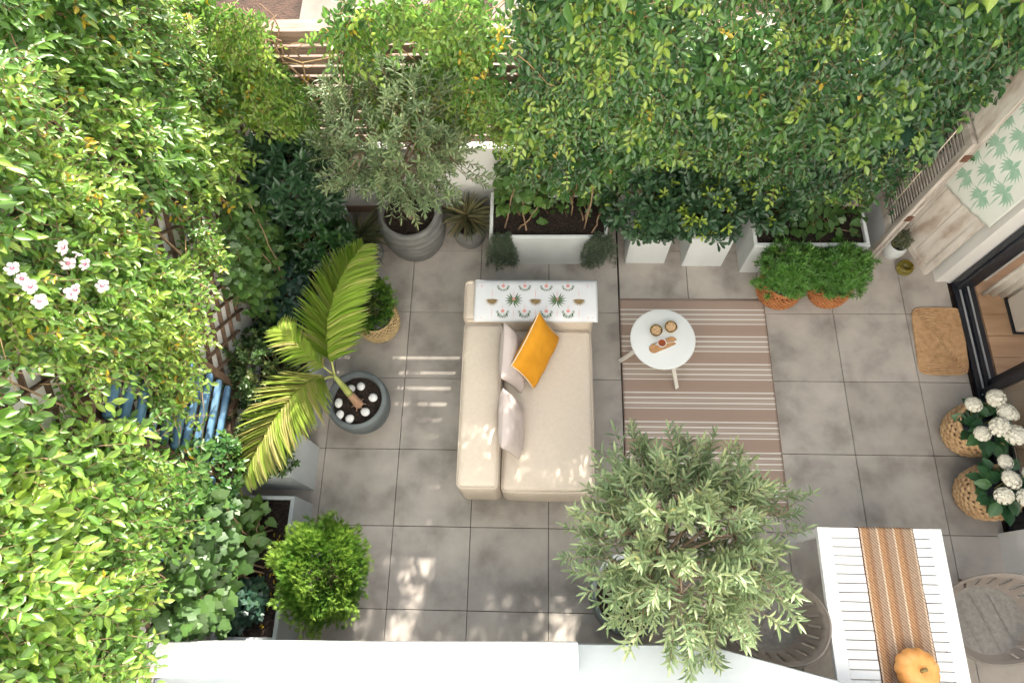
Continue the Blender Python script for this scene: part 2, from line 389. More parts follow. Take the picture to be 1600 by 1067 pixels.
def build_leaves(parent, Lf, T, mat, nparts=300, name='leaf', stuff_name='foliage', score=None, sub=None):
    pos, d, n, ln, wd, v = (np.asarray(a, float) for a in Lf)
    d = nrmz(d); s_ = nrmz(np.cross(n, d)); n = np.cross(d, s_)
    if score is None: score = ln/np.linalg.norm(pos-CAM, axis=1)
    order = np.argsort(-score); loc = np.array(parent.location if parent.parent is None else parent.parent.location)
    host = sub or parent
    for i in order[:nparts]:
        M = Matrix(((d[i,0]*ln[i], s_[i,0]*wd[i], n[i,0]*ln[i], pos[i,0]-loc[0]), (d[i,1]*ln[i], s_[i,1]*wd[i], n[i,1]*ln[i], pos[i,1]-loc[1]), (d[i,2]*ln[i], s_[i,2]*wd[i], n[i,2]*ln[i], pos[i,2]-loc[2]), (0,0,0,1)))
        inst(name, leaf_mesh(T, mat, int(round(min(max(v[i],0),1)*11))), M, host)
    rest = order[nparts:]
    if len(rest) == 0: return None
    V, F, rib = T; k = len(V)
    P = pos[rest][:,None,:]-loc + V[None,:,0:1]*(d[rest]*ln[rest,None])[:,None,:] + V[None,:,1:2]*(s_[rest]*wd[rest,None])[:,None,:] + V[None,:,2:3]*(n[rest]*ln[rest,None])[:,None,:]
    nv = len(rest)*k
    loops = np.concatenate([np.array(f) for f in F]); tot = np.array([len(f) for f in F])
    alll = (loops[None,:]+(np.arange(len(rest))*k)[:,None]).ravel(); allt = np.tile(tot, len(rest))
    me = bpy.data.meshes.new(stuff_name); me.vertices.add(nv); me.vertices.foreach_set('co', P.reshape(-1).astype(np.float32))
    me.loops.add(len(alll)); me.loops.foreach_set('vertex_index', alll.astype(np.int32))
    me.polygons.add(len(allt)); st = np.concatenate([[0], np.cumsum(allt)[:-1]])
    me.polygons.foreach_set('loop_start', st.astype(np.int32)); me.polygons.foreach_set('loop_total', allt.astype(np.int32))
    me.polygons.foreach_set('use_smooth', np.ones(len(allt), bool))
    at = me.color_attributes.new('leafcol', 'FLOAT_COLOR', 'POINT')
    c = np.zeros((len(rest), k, 4), np.float32); c[:,:,0] = v[rest][:,None]; c[:,:,1] = rib[None]; c[:,:,3] = 1
    at.data.foreach_set('color', c.ravel()); me.materials.append(MATS[mat]); me.update(); me.validate(clean_customdata=False)
    o = bpy.data.objects.new(stuff_name, me); col.objects.link(o); o.parent = host; o['kind'] = 'stuff'
    return o
class LL:
    def __init__(s): s.p=[]; s.d=[]; s.n=[]; s.l=[]; s.w=[]; s.v=[]
    def add(s, p, d, n, l, w, v): s.p.append(p); s.d.append(d); s.n.append(n); s.l.append(l); s.w.append(w); s.v.append(v)
    def out(s): return (np.array(s.p), np.array(s.d), np.array(s.n), np.array(s.l), np.array(s.w), np.array(s.v))
def nz(x, y, z=0.): return mnoise.noise(Vector((x, y, z)))

# ------------------------------------------------------------------ setting: ground, patio floor, walls, house
g = part('ground', MB().add([(-150,-150,-.05),(150,-150,-.05),(150,150,-.05),(-150,150,-.05)], [(0,1,2,3)]), 'soil_ground'); tag(g, kind='structure')
pth = part('path', MB().cbox((-.75, 5.2, -.03), (1.36, 9.0, .05), .006), 'paving'); tag(pth, kind='structure')
pth2 = part('path', MB().cbox((1.1, 6.1, -.035), (1.0, 9.0, .04), .006), 'paving'); tag(pth2, kind='structure')
fl = part('patio_floor', MB().box((1.735, -1.99, -.033), (5.77, 4.8, .03)), 'screed'); tag(fl, kind='structure')
tiles = {}
for i in range(-2, 8):
    for j in range(-1, 7):
        x0, x1 = max(.6*i, -1.14), min(.6*(i+1), 4.6); y1, y0 = min(-.6*j, .415), max(-.6*(j+1), -4.2)
        if i == 3: x0 += .011
        if x1-x0 < .05 or y1-y0 < .05: continue
        key = (round(x1-x0, 3), round(y1-y0, 3))
        if key not in tiles: tiles[key] = mesh_of(MB().cbox((0,0,-.009), (key[0]-.0045, key[1]-.0045, .018), .0015), 'tile', 'tile')
        inst('tile', tiles[key], Matrix.Translation(((x0+x1)/2, (y0+y1)/2, 0)), fl)

lw = thing('low_wall', (1.7, .48, 0), 'low white rendered wall under the brown slatted fence', 'wall')
part('wall_face', MB().box((1.4, .48, .43), (5.1, .12, .96)), 'whitewall', lw, world=True)
part('end_pier', MB().box((4.225, .485, 1.6), (.55, .13, 3.3)), 'whitewall', lw, world=True)
part('skirting', MB().box((1.68, .412, .04), (5.6, .014, .09)), 'plank_brown', lw, world=True)
fe = thing('slat_fence', (1.4, .47, .91), 'brown horizontal slat fence standing on the low white wall', 'fence')
bounds = [-1.14, .1, 1.4, 2.7, 3.94]
slme = {}
for k in range(4):
    ln = bounds[k+1]-bounds[k]-.012
    me = mesh_of(MB().cbox((0,0,0), (ln, .026, .07), .004), 'slat', 'plank_brown')
    for r in range(12):
        inst('slat', me, Matrix.Translation(((bounds[k]+bounds[k+1])/2-1.4, rng.uniform(-.002,.002), .985+r*.0935-.91)) @ Matrix.Rotation(rng.uniform(-.004,.004), 4, 'Y'), fe)
    inst('cap_board', mesh_of(MB().cbox((0,0,0), (ln+.006, .11, .035), .005), 'cap_board', 'plank_brown'), Matrix.Translation(((bounds[k]+bounds[k+1])/2-1.4, 0, 2.105-.91)), fe)
part('light_block_board', MB().box((2.46, .552, 1.52), (2.96, .012, 1.12)), 'plank_brown', fe, world=True)  # added unseen board, stops sun shining through the slats on this stretch
for x in bounds: part('post', MB().box((min(max(x,-1.11),3.91), .512, 1.5), (.05, .05, 1.17)), 'plank_brown', fe, world=True)

sw = thing('side_wall', (-1.21, -1.9, 0), 'tall white rendered wall behind the climbing vines and lattice', 'wall')
part('wall_face', MB().box((-1.21, -1.93, 1.8), (.12, 5.0, 3.7)), 'whitewall', sw, world=True)
tr = thing('lattice_trellis', (-1.13, -1.5, .9), 'brown diamond lattice trellis fixed to the tall white wall', 'trellis')
ya, yb, za, zb = .38, -3.5, .75, 3.3
lme = None
for sgn in (1, -1):
    for c in np.arange(-4.6, 4.6, .19):
        pts = []
        for y in np.linspace(ya, yb, 160):
            z = 2.0+sgn*(y+1.5)*1.05+c
            if za <= z <= zb: pts.append((y, z))
        if len(pts) < 8: continue
        x = -1.132 if sgn > 0 else -1.120
        part('lath', MB().bar((x, pts[0][0], pts[0][1]), (x, pts[-1][0], pts[-1][1]), .011, .028, up=(1,0,0)), 'lath', tr, world=True)

# house: pier, lintel, lower wall, rear wall with ledge, room behind the open door
ho = thing('house', (4.7, -2, 0), 'white rendered house wall around the dark sliding door', 'house')
part('wall', MB().box((4.71, .12, 3), (.42, .83, 6.06)), 'whitewall', ho, world=True)
part('lintel', MB().box((4.76, -1.34, 4.2), (.28, 2.09, 3.6)), 'whitewall', ho, world=True)
part('wall', MB().box((4.72, -3.39, 3), (.34, 2.02, 6.06)), 'whitewall', ho, world=True)
part('wall', MB().box((1.6, -5.5, 4.5), (13.6, .2, 9.1)), 'whitewall', ho, world=True)  # unseen rear wall, made tall and wide to bounce sunlight into the patio
part('ceiling', MB().box((6.6, -1.2, 2.6), (3.4, 6, .1)), 'interior', ho, world=True)
part('wall', MB().box((6.6, 1.8, 1.3), (3.4, .1, 2.6)), 'interior', ho, world=True)
part('wall', MB().box((6.6, -4.2, 1.3), (3.4, .1, 2.6)), 'interior', ho, world=True)
rf = part('interior_floor', MB().box((6.5, -1.2, -.015), (3.5, 6, .03)), 'oak', None); tag(rf, kind='structure')
for k in range(13):
    for q in range(2):
        part('plank', MB().cbox((5.62+q*1.61+(k % 2)*.0, -2.6+k*.19, .008), (1.6, .186, .014), .002), 'oak', rf)
ldg = MB(); lp = [(-1.14,-3.41), (-1.0,-3.37), (-.62,-3.19), (2.13,-3.155), (2.9,-3.337), (3.42,-3.46), (3.42,-5.38), (-1.14,-5.38)]
nn = len(lp)
ldg.add([(x,y,.89) for x,y in lp]+[(x,y,.995) for x,y in lp]+[(x*.999,y-.004,1.0) for x,y in lp], [tuple(range(nn))[::-1], tuple(range(2*nn,3*nn))]+[(i,(i+1)%nn,nn+(i+1)%nn,nn+i) for i in range(nn)]+[(nn+i,nn+(i+1)%nn,2*nn+(i+1)%nn,2*nn+i) for i in range(nn)])
o = part('ledge', ldg, 'coping', ho, world=True)
aw = thing('awning_cassette', (.11, -3.27, 1.0), 'long white metal awning box lying along the ledge at the front', 'awning box', rz=math.radians(1.2))
part('casing', MB().rbox((0,0,.077), (2.47, .19, .148), .006, 1, 1), 'white_metal', aw)
for sx in (-1, 1):
    part('end_cap', MB().rbox((sx*1.241,0,.077), (.012, .189, .152), .003, 1, 1), 'white_metal', aw)
    part('screw', MB().lathe([(.006,0),(.006,.003),(.003,.004)], 10, (sx*1.215,.045,.151)), 'steel', aw)

dr = thing('sliding_door', (4.7, -1.34, 0), 'dark framed sliding glass door standing open onto the patio', 'door')
def dpart(n, c, d, mt='frame_dark'): return part(n, MB().cbox(c, d, .003), mt, dr, world=True)
dpart('threshold', (4.715, -1.34, .012), (.17, 2.06, .03))
for x in (4.672, 4.702, 4.742): dpart('track_rail', (x, -.83, .036), (.008, 1.0, .018), 'steel' if x != 4.702 else 'frame_dark')
dpart('jamb', (4.715, -.335, 1.22), (.17, .05, 2.36)); dpart('jamb', (4.66, -.375, 1.22), (.035, .03, 2.36))
dpart('jamb', (4.715, -2.345, 1.22), (.17, .05, 2.36)); dpart('head', (4.715, -1.34, 2.39), (.17, 1.96, .05))
for dx, y0 in ((4.67, -1.30), (4.74, -1.22)):
    pn = dpart('stile', (dx, y0, 1.2), (.05, .06, 2.3)); dpart('stile', (dx, -2.28, 1.2), (.05, .07, 2.3))
    dpart('bottom_rail', (dx, (y0-2.28)/2, .085), (.045, abs(y0+2.28)-.07, .09)); dpart('pane', (dx, (y0-2.28)/2, 1.24), (.012, abs(y0+2.28)-.07, 2.2), 'glass')
part('lock_stud', MB().lathe([(.006,0),(.006,.006)], 10, (4.643,-1.315,.05)), 'print_mint', dr, world=True)
cu = thing('curtain', (4.9, -.47, 0), 'cream curtain gathered inside the open door', 'curtain')
o = part('cloth', MB().grid(lambda u, v: (4.84+u*.30, -.42-.035*math.sin(u*26)*(.6+.4*v)-.05*u, .03+v*2.4), 40, 8), 'curtain', cu, True, world=True); solid(o, .004)
part('pole', MB().tube([(4.82,-.44,2.45),(5.2,-.46,2.45)], .012, 8), 'frame_dark', cu, True, world=True)
cb = thing('side_cabinet', (5.25, -.62, 0), 'beige cabinet on a black base inside the room', 'cabinet')
part('body', MB().rbox((0,.0,.27), (.42,.3,.48), .01, 1, 1), 'interior', cb); part('plinth', MB().box((0,-.0,.022), (.45,.33,.014)), 'frame_dark', cb)

# ------------------------------------------------------------------ planters
def planter(loc, size, label, group, mat='planter', wall=.028, taper=.0):
    t = thing('planter', loc, label, 'planter', group); x, y, z = size[0]/2, size[1]/2, size[2]
    mb = MB(); vs = []
    for (k, zz) in ((taper,0), (0,z-.004), (.004,z), (wall,z), (wall,z-.05)):
        vs += [(sx*(x-k), sy*(y-k), zz) for sx, sy in ((-1,-1),(1,-1),(1,1),(-1,1))]
    fs = [(3,2,1,0)]
    for l in range(0, 16, 4): fs += [(l+i, l+(i+1)%4, l+4+(i+1)%4, l+4+i) for i in range(4)]
    mb.add(vs, fs); part('shell', mb, mat, t)
    part('soil', MB().grid(lambda u, v: ((2*u-1)*(x-wall), (2*v-1)*(y-wall), z-.04+.012*nz(u*9*x+loc[0], v*9*y, loc[1])), 26, 14), 'soil', t, True)
    return t
GP = 'concrete planters along the walls'
P1 = planter((1.19,.09,0), (.98,.44,.46), 'long pale grey planter between the small ribbed pot and the two narrow planters', GP)
P2 = planter((2.04,.08,0), (.34,.40,.47), 'narrow pale grey planter standing beside the long planter with trailing ferns', GP)
P3 = planter((2.53,.05,0), (.34,.40,.47), 'narrow pale grey planter beside the long planter behind the two green bushes', GP)
P4 = planter((3.31,.00,0), (.92,.42,.47), 'long pale grey planter behind the two bushy plants in orange baskets', GP)
P5 = planter((-.86,-1.965,0), (.42,.34,.60), 'tall square blue-grey planter below the palm frond', GP, 'planter_cool')
P6 = planter((-.88,-2.735,0), (.46,.98,.42), 'long grey planter with dark soil behind the round conifer bush', GP, 'planter_cool')
P7 = planter((-.88,-1.37,0), (.44,.52,.42), 'grey planter half hidden behind the palm pot', GP, 'planter_cool')
P8 = planter((-.88,-.68,0), (.46,.62,.42), 'grey planter of dark ivy beside the woven basket', GP, 'planter_cool')
P9 = planter((-.82,-.02,0), (.52,.50,.42), 'grey planter under the dark shrub in the corner', GP, 'planter_cool')

# ------------------------------------------------------------------ climbing vines on the walls
def rv(k=1.): return rng.normal(0, k, 3)
def vine(name, label, cat, wall, a0, a1, z0, z1, n, base, amp, leaf, mat, T=T_OV, holes=(), nparts=300, yellow=0., seed=0., pairs=(2,4), hang=0., edge=.35, vb=.42, thin=-9., upb=.6, group='climbing plants on the walls'):
    if wall == 'L': out, tan = np.array([1.,0,0]), np.array([0,1.,0]); org = lambda o, a, z: np.array([-1.10+o, a, z])
    else: out, tan = np.array([0,-1.,0]), np.array([1.,0,0]); org = lambda o, a, z: np.array([a, .41-o, z])
    up = np.array([0,0,1.]); loc = org(.03, (a0+a1)/2, max(z0-.1, .4))
    t = thing(name, loc.tolist(), label, cat, group); Lf = LL(); st = MB(); sco = []
    cnt = 0
    while cnt < n:
        a, z = rng.uniform(a0, a1), rng.uniform(z0, z1)
        e = min((a-a0), (a1-a), (z-z0)*1.2, (z1-z))/edge
        if e < 1 and nz(a*3+seed, z*3, 2.2)*.9+.5 > e+rng.uniform(-.15,.15)+.12: cnt += .2; continue
        skip = False
        for (ha, hz, ra, rz_) in holes:
            dd = ((a-ha)/ra)**2+((z-hz)/rz_)**2
            if dd < 1 and rng.random() > dd*.35: skip = True; break
        if skip: cnt += .2; continue
        if nz(a*2.6+seed*3, z*2.6, 7.7) < thin: cnt += .2; continue
        cnt += 1
        big = base+amp*(.5+.8*nz(a*1.5+seed, z*1.5, seed)+.45*nz(a*4+seed, z*4, 1+seed))
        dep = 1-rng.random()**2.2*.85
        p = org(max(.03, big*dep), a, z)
        sd = nrmz(out*rng.uniform(.25,.9)+tan*rng.normal(0,.75)+up*(rng.normal(.1,.55)-hang))
        k = rng.integers(pairs[0], pairs[1]+1); sp = leaf[0]*rng.uniform(.5,.75)
        L0 = sp*(k+1); sag = rng.uniform(.1,.5)
        ln_ = nrmz(up*upb+out*.6+rv(.26)); side = nrmz(np.cross(ln_, sd)); sz = rng.uniform(.62,1.3)*(1+.45*nz(a*1.3+seed, z*1.3, 9.))
        young = rng.random() < (.06 if mat == 'leaf_sunvine' else .035)
        if young: dep = max(dep, .97); p = org(max(.03, big*dep+.02), a, z)
        v0 = rng.uniform(.84,.95) if young else vb+.42*nz(a*2.2+seed, z*2.2, 4.)+.2*(dep-.6)+rng.normal(0,.12)  # deeper leaves get a darker colour, standing in for inner shade
        yl = rng.random() < yellow
        pts = []
        for j in range(k+1):
            f = (j+.6)/(k+1); q = p+sd*L0*f-up*sag*L0*f*f; pts.append(q)
            for sg in (1,-1):
                if rng.random() < .06: continue
                dl = nrmz(sd*rng.uniform(.3,.6)+side*sg+rv(.16)-up*.12)
                nl = nrmz(ln_+rv(.2)); le = leaf[0]*sz*rng.uniform(.75,1.15)*(1-.18*f)
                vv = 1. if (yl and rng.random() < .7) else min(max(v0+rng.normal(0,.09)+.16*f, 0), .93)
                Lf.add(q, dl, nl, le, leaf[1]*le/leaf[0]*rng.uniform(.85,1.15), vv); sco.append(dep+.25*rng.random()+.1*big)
        q = p+sd*L0*1.05-up*sag*L0; Lf.add(q, nrmz(sd-up*.35), nrmz(ln_+rv(.2)), leaf[0]*sz, leaf[1]*sz, min(max(v0+.18, 0), .93)); sco.append(dep+.2)
        if dep > .4: st.tube([p-sd*.03, pts[len(pts)//2], q], [.0028,.002,.0012], 3)
    for k in range(int(6+(a1-a0)*6)):
        a = rng.uniform(a0, a1); z = z0+rng.uniform(-.2,.2); pts = []; dr_ = rng.normal(0,.5); o_ = rng.uniform(.03,.09)
        while z < z1-.15 and len(pts) < 26:
            if a0 < a < a1: pts.append(org(o_, a, max(z,.42)))
            dr_ = dr_*.8+rng.normal(0,.4); a += dr_*.1; z += rng.uniform(.05,.14); o_ = min(max(o_+rng.normal(0,.03), .03), base+amp*.4)
        if len(pts) > 4: st.tube(pts, np.linspace(rng.uniform(.005,.011), .003, len(pts)).tolist(), 5)
    part('stem', st, 'vinewood', t, True, world=True)
    if nparts:
        for k in range(int((a1-a0)*9)):                            # long bare shoots lying over the leaves
            a, z = rng.uniform(a0+.1, a1-.1), rng.uniform(z0+.1, z1-.2); da, dz = rng.normal(0,.09), rng.normal(0,.07); pts = []
            for q in range(8):
                bg_ = base+amp*(.5+.8*nz(a*1.5+seed, z*1.5, seed)+.45*nz(a*4+seed, z*4, 1+seed)); pts.append(org(max(.04, bg_*.98+rng.normal(0,.012)), a, z)); a += da; z += dz; da += rng.normal(0,.02); dz += rng.normal(-.008,.02)
            part('shoot', MB().tube(pts, np.linspace(.004,.0015,8).tolist(), 4), 'shoot_tan', t, True, world=True)
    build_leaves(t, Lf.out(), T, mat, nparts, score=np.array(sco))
    return t
surf('shoot_tan', (.30,.19,.08), (.46,.33,.15), .7, 20, bst=.2)
S = 'leaf_sunvine'
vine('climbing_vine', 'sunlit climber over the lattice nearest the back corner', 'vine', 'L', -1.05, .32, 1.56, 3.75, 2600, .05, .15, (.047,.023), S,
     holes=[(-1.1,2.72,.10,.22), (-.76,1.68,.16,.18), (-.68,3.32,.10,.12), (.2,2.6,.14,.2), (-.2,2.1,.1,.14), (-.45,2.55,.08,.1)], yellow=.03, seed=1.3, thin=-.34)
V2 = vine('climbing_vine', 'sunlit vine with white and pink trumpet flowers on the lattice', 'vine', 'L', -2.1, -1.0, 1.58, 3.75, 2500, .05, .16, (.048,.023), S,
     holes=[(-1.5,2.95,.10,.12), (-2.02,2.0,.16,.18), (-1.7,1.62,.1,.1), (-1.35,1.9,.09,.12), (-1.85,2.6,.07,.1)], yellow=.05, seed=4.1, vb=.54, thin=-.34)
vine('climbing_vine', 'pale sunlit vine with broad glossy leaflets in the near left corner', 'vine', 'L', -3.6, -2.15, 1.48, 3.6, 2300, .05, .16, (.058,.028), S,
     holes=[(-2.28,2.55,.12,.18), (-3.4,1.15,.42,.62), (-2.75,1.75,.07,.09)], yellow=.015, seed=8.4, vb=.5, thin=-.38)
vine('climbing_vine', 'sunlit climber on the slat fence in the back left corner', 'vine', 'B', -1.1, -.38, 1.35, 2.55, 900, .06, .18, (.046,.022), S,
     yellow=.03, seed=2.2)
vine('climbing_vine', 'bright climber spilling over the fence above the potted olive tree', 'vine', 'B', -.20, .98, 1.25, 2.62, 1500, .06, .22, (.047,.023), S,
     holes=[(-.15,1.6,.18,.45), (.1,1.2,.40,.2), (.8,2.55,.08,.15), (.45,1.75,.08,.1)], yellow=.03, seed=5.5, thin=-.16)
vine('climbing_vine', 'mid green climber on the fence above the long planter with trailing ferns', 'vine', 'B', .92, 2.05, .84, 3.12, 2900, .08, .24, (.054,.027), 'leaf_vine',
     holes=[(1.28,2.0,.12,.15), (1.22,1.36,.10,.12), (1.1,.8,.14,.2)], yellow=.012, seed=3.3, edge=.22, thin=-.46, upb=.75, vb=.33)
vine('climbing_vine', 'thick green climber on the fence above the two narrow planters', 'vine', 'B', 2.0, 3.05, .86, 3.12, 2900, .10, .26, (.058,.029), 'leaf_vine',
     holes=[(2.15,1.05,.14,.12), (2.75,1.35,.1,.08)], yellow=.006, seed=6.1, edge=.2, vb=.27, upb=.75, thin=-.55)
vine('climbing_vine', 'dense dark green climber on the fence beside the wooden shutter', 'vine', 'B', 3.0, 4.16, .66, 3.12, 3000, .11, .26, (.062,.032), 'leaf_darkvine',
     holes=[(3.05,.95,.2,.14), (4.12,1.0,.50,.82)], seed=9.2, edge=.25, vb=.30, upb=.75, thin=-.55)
# the climbers go on upwards out of the picture and shade the patio
for a0, a1, sd_, lb in ((.95, 2.55, 12.5, 'upper growth of the climber over the fence centre'), (2.5, 4.4, 14.2, 'upper growth of the climber over the fence by the house')):
    vine('climbing_vine', lb, 'vine', 'B', a0, a1, 3.1, 3.5, int(520*(a1-a0)), .02, .20, (.12,.06), 'leaf_vine', seed=sd_, nparts=0, edge=.06)

def px_ray(u, v):
    d = rotm(.3695,.0372,.0208) @ np.array([(u-800)/1079.288, -(v-533.5)/1079.288, -1.]); return d
def at(u, v, x=None, y=None, z=None):          # photograph point on a plane of the place
    d = px_ray(u, v); t = ((x-CAM[0])/d[0] if x is not None else (y-CAM[1])/d[1] if y is not None else (z-CAM[2])/d[2]); return CAM+t*d
pm = MB(); hm = MB()
for k in range(5):
    M = Matrix.Rotation(2*PI*k/5+.12*math.sin(k*3.1), 4, 'Z') @ Matrix.Rotation(.18*math.sin(k*2.3), 4, 'X') @ Matrix.Scale(1+.14*math.sin(k*4.7), 4)
    pm.add([(0.003,0,0), (.016,.011,.013), (.033,.021,.009), (.040,.010,.001), (.047,-.002,.006), (.036,-.020,.014), (.016,-.011,.013), (.024,0,.016)], [(0,7,1),(1,7,2),(2,7,3),(3,7,4),(4,7,5),(5,7,6),(6,7,0)], M)
pm.lathe([(.003,-.045),(.006,-.02),(.010,.002)], 8)
hm.lathe([(.002,.002),(.008,.010),(.0135,.0128)], 10)
pme, hme = mesh_of(pm, 'flower', 'petal', True), mesh_of(hm, 'flower_heart', 'petal_heart', True)
for (u, v) in ((96,386),(106,410),(120,398),(131,412),(18,418),(34,436),(46,447),(62,470),(108,460),(116,452),(160,446)):
    p = at(u, v, x=-.81); M = Matrix.Translation(Vector((p-np.array(V2.location)).tolist())) @ (Vector((.75,-.15,.6)) + Vector(rv(.45).tolist())).to_track_quat('Z','Y').to_matrix().to_4x4() @ Matrix.Scale(rng.uniform(.5,.72), 4)
    f = inst('flower', pme, M, V2); inst('flower_heart', hme, Matrix(), f)

# blue louvred shutter behind the vines
bs = thing('blue_shutter', (-1.10, -2.1, .75), 'blue painted wooden louvres in a brown frame behind the vines', 'shutter')
for y in (-1.52, -2.16, -2.8): part('stile', MB().box((-1.09, y, 1.5), (.04, .05, 1.56)), 'lath', bs, world=True)
for z in (.72, 2.26): part('rail', MB().box((-1.088, -2.16, z), (.05, 1.36, .06)), 'lath', bs, world=True)
bme = mesh_of(MB().rbox((0,0,0), (.045,.57,.092), .02, 2, 1), 'slat', 'bluepaint', True)
for k in range(10):
    for y in (-1.84, -2.48):
        inst('slat', bme, Matrix.Translation((.025+rng.uniform(-.006,.006), y+2.1, .14+k*.138-.02)) @ Matrix.Rotation(.35, 4, 'Y') @ Matrix.Rotation(rng.uniform(-.02,.02), 4, 'X'), bs)

# ivies
def ivy(label, pts_fn, n, size, mat, T=T_IV, loc=None, nparts=300, nrm=(.5,0,.9), vb=.45, strands=10, name='ivy', cat='ivy', group='ivies spilling over the planters', stem=True):
    P0 = np.array([pts_fn() for _ in range(n)])
    t = thing(name, loc, label, cat, group); Lf = LL(); st = MB(); b = np.array(nrm)
    for p in P0:
        d = nrmz(np.array([rng.normal(0,1), rng.normal(0,1), rng.normal(-.45,.4)])+b*.3); nn_ = nrmz(b+rv(.33)); le = size*rng.uniform(.6,1.25)
        Lf.add(p, d, nn_, le, le*rng.uniform(.9,1.05), min(max(vb+.35*nz(p[0]*4,p[1]*4,p[2]*4)+rng.normal(0,.15),0),1))
        if rng.random() < .4: st.tube([p, p-nn_*.04+rv(.012), p-nn_*.09+rv(.02)], [.0012,.0015,.002], 3)
    for k in range(strands):
        i = rng.integers(0, n); p = P0[i]; q = np.array(loc)+np.array([rng.uniform(-.12,.12), rng.uniform(-.25,.25), 0]); mid = (p+q)/2+rv(.05)+np.array([0,0,.05])
        pts = [q*(1-s)**2+2*mid*s*(1-s)+p*s*s+rv(.006) for s in np.linspace(0,1,8)]; st.tube(pts, np.linspace(.008,.003,8).tolist(), 5)
    part('stem', st, 'vinewood', t, True, world=True)
    build_leaves(t, Lf.out(), T, mat, nparts, score=np.array([q[2] for q in Lf.p])+rng.uniform(0,.3,n))
    return t
U_ = rng.uniform
ivy('bright green ivy on the lattice above the dark shrub and basket', lambda: (-1.10+U_(.03,.16)+.08*rng.random(), U_(-1.0,-.25), U_(.72,1.5)), 620, .066, 'leaf_ivy', loc=(-1.0,-.6,.39))
ivy('large-leaved ivy climbing below the blue louvres', lambda: (-1.10+U_(.04,.26), U_(-3.15,-2.35), U_(.75,1.35)), 620, .092, 'leaf_ivy', loc=(-1.0,-2.75,.39), vb=.25)
ivy('heart-leaved ivy on bare stems over the long planter with dark soil', lambda: (lambda a, r: (-.93+r*math.cos(a)*.20, -2.52+r*math.sin(a)*.24, .52+U_(0,.22)*(1-r*.4)))(U_(0,2*PI), U_(.1,1)**.6), 150, .075, 'leaf_ivy', T_HE, loc=(-.92,-2.55,.385), vb=.6, strands=16, nparts=150)
ivy('teal green small-leaved ivy mound in the long planter near the awning box', lambda: (lambda a, r: (-.98+r*math.cos(a)*.26, -2.98+r*math.sin(a)*.17, .42+.17*(1-r*r)+U_(-.03,.03)))(U_(0,2*PI), U_(0,1)**.5), 520, .052, 'leaf_darkivy', loc=(-.98,-2.97,.385), vb=.55, strands=5)
ivy('dark ivy mound in the planter beside the woven basket', lambda: (lambda a, r: (-.96+r*math.cos(a)*.22, -.70+r*math.sin(a)*.38, .44+.24*(1-r*r)+U_(-.04,.04)))(U_(0,2*PI), U_(0,1)**.5), 760, .048, 'leaf_darkivy', loc=(-.95,-.72,.385), vb=.4, strands=6)
ivy('light green heart-leaved ivy filling the left end of the long planter', lambda: (U_(.78,1.16), .40-U_(.02,.40)*(1-(lambda q: q)(rng.random())*.5), .47+U_(0,.5)**1.2), 330, .075, 'leaf_ivy', T_HE, loc=(.95,.18,.425), nrm=(0,-.45,.9), vb=.55, strands=8)
ivy('bronze green ivy tangle filling the right end of the long planter', lambda: (U_(1.15,1.66), .40-U_(.02,.34), .47+U_(0,.75)), 420, .052, 'leaf_ivy', loc=(1.45,.16,.425), nrm=(0,-.45,.9), vb=.3, strands=12)
ivy('ivy with a few big leaves in the planter behind the orange baskets', lambda: (U_(3.0,3.72), U_(-.12,.34), .47+U_(0,.28)), 150, .08, 'leaf_ivy', T_HE, loc=(3.4,.12,.435), nrm=(0,-.4,.9), vb=.15, strands=10, nparts=150)
ivy('big heart-shaped leaves hanging against the wooden shutter', lambda: (U_(3.55,3.92), .18+U_(-.06,.08), U_(1.0,1.5)), 26, .15, 'leaf_darkivy', T_HE, loc=(3.75,.33,.95), nrm=(0,-.75,.6), vb=.5, strands=4, nparts=26)

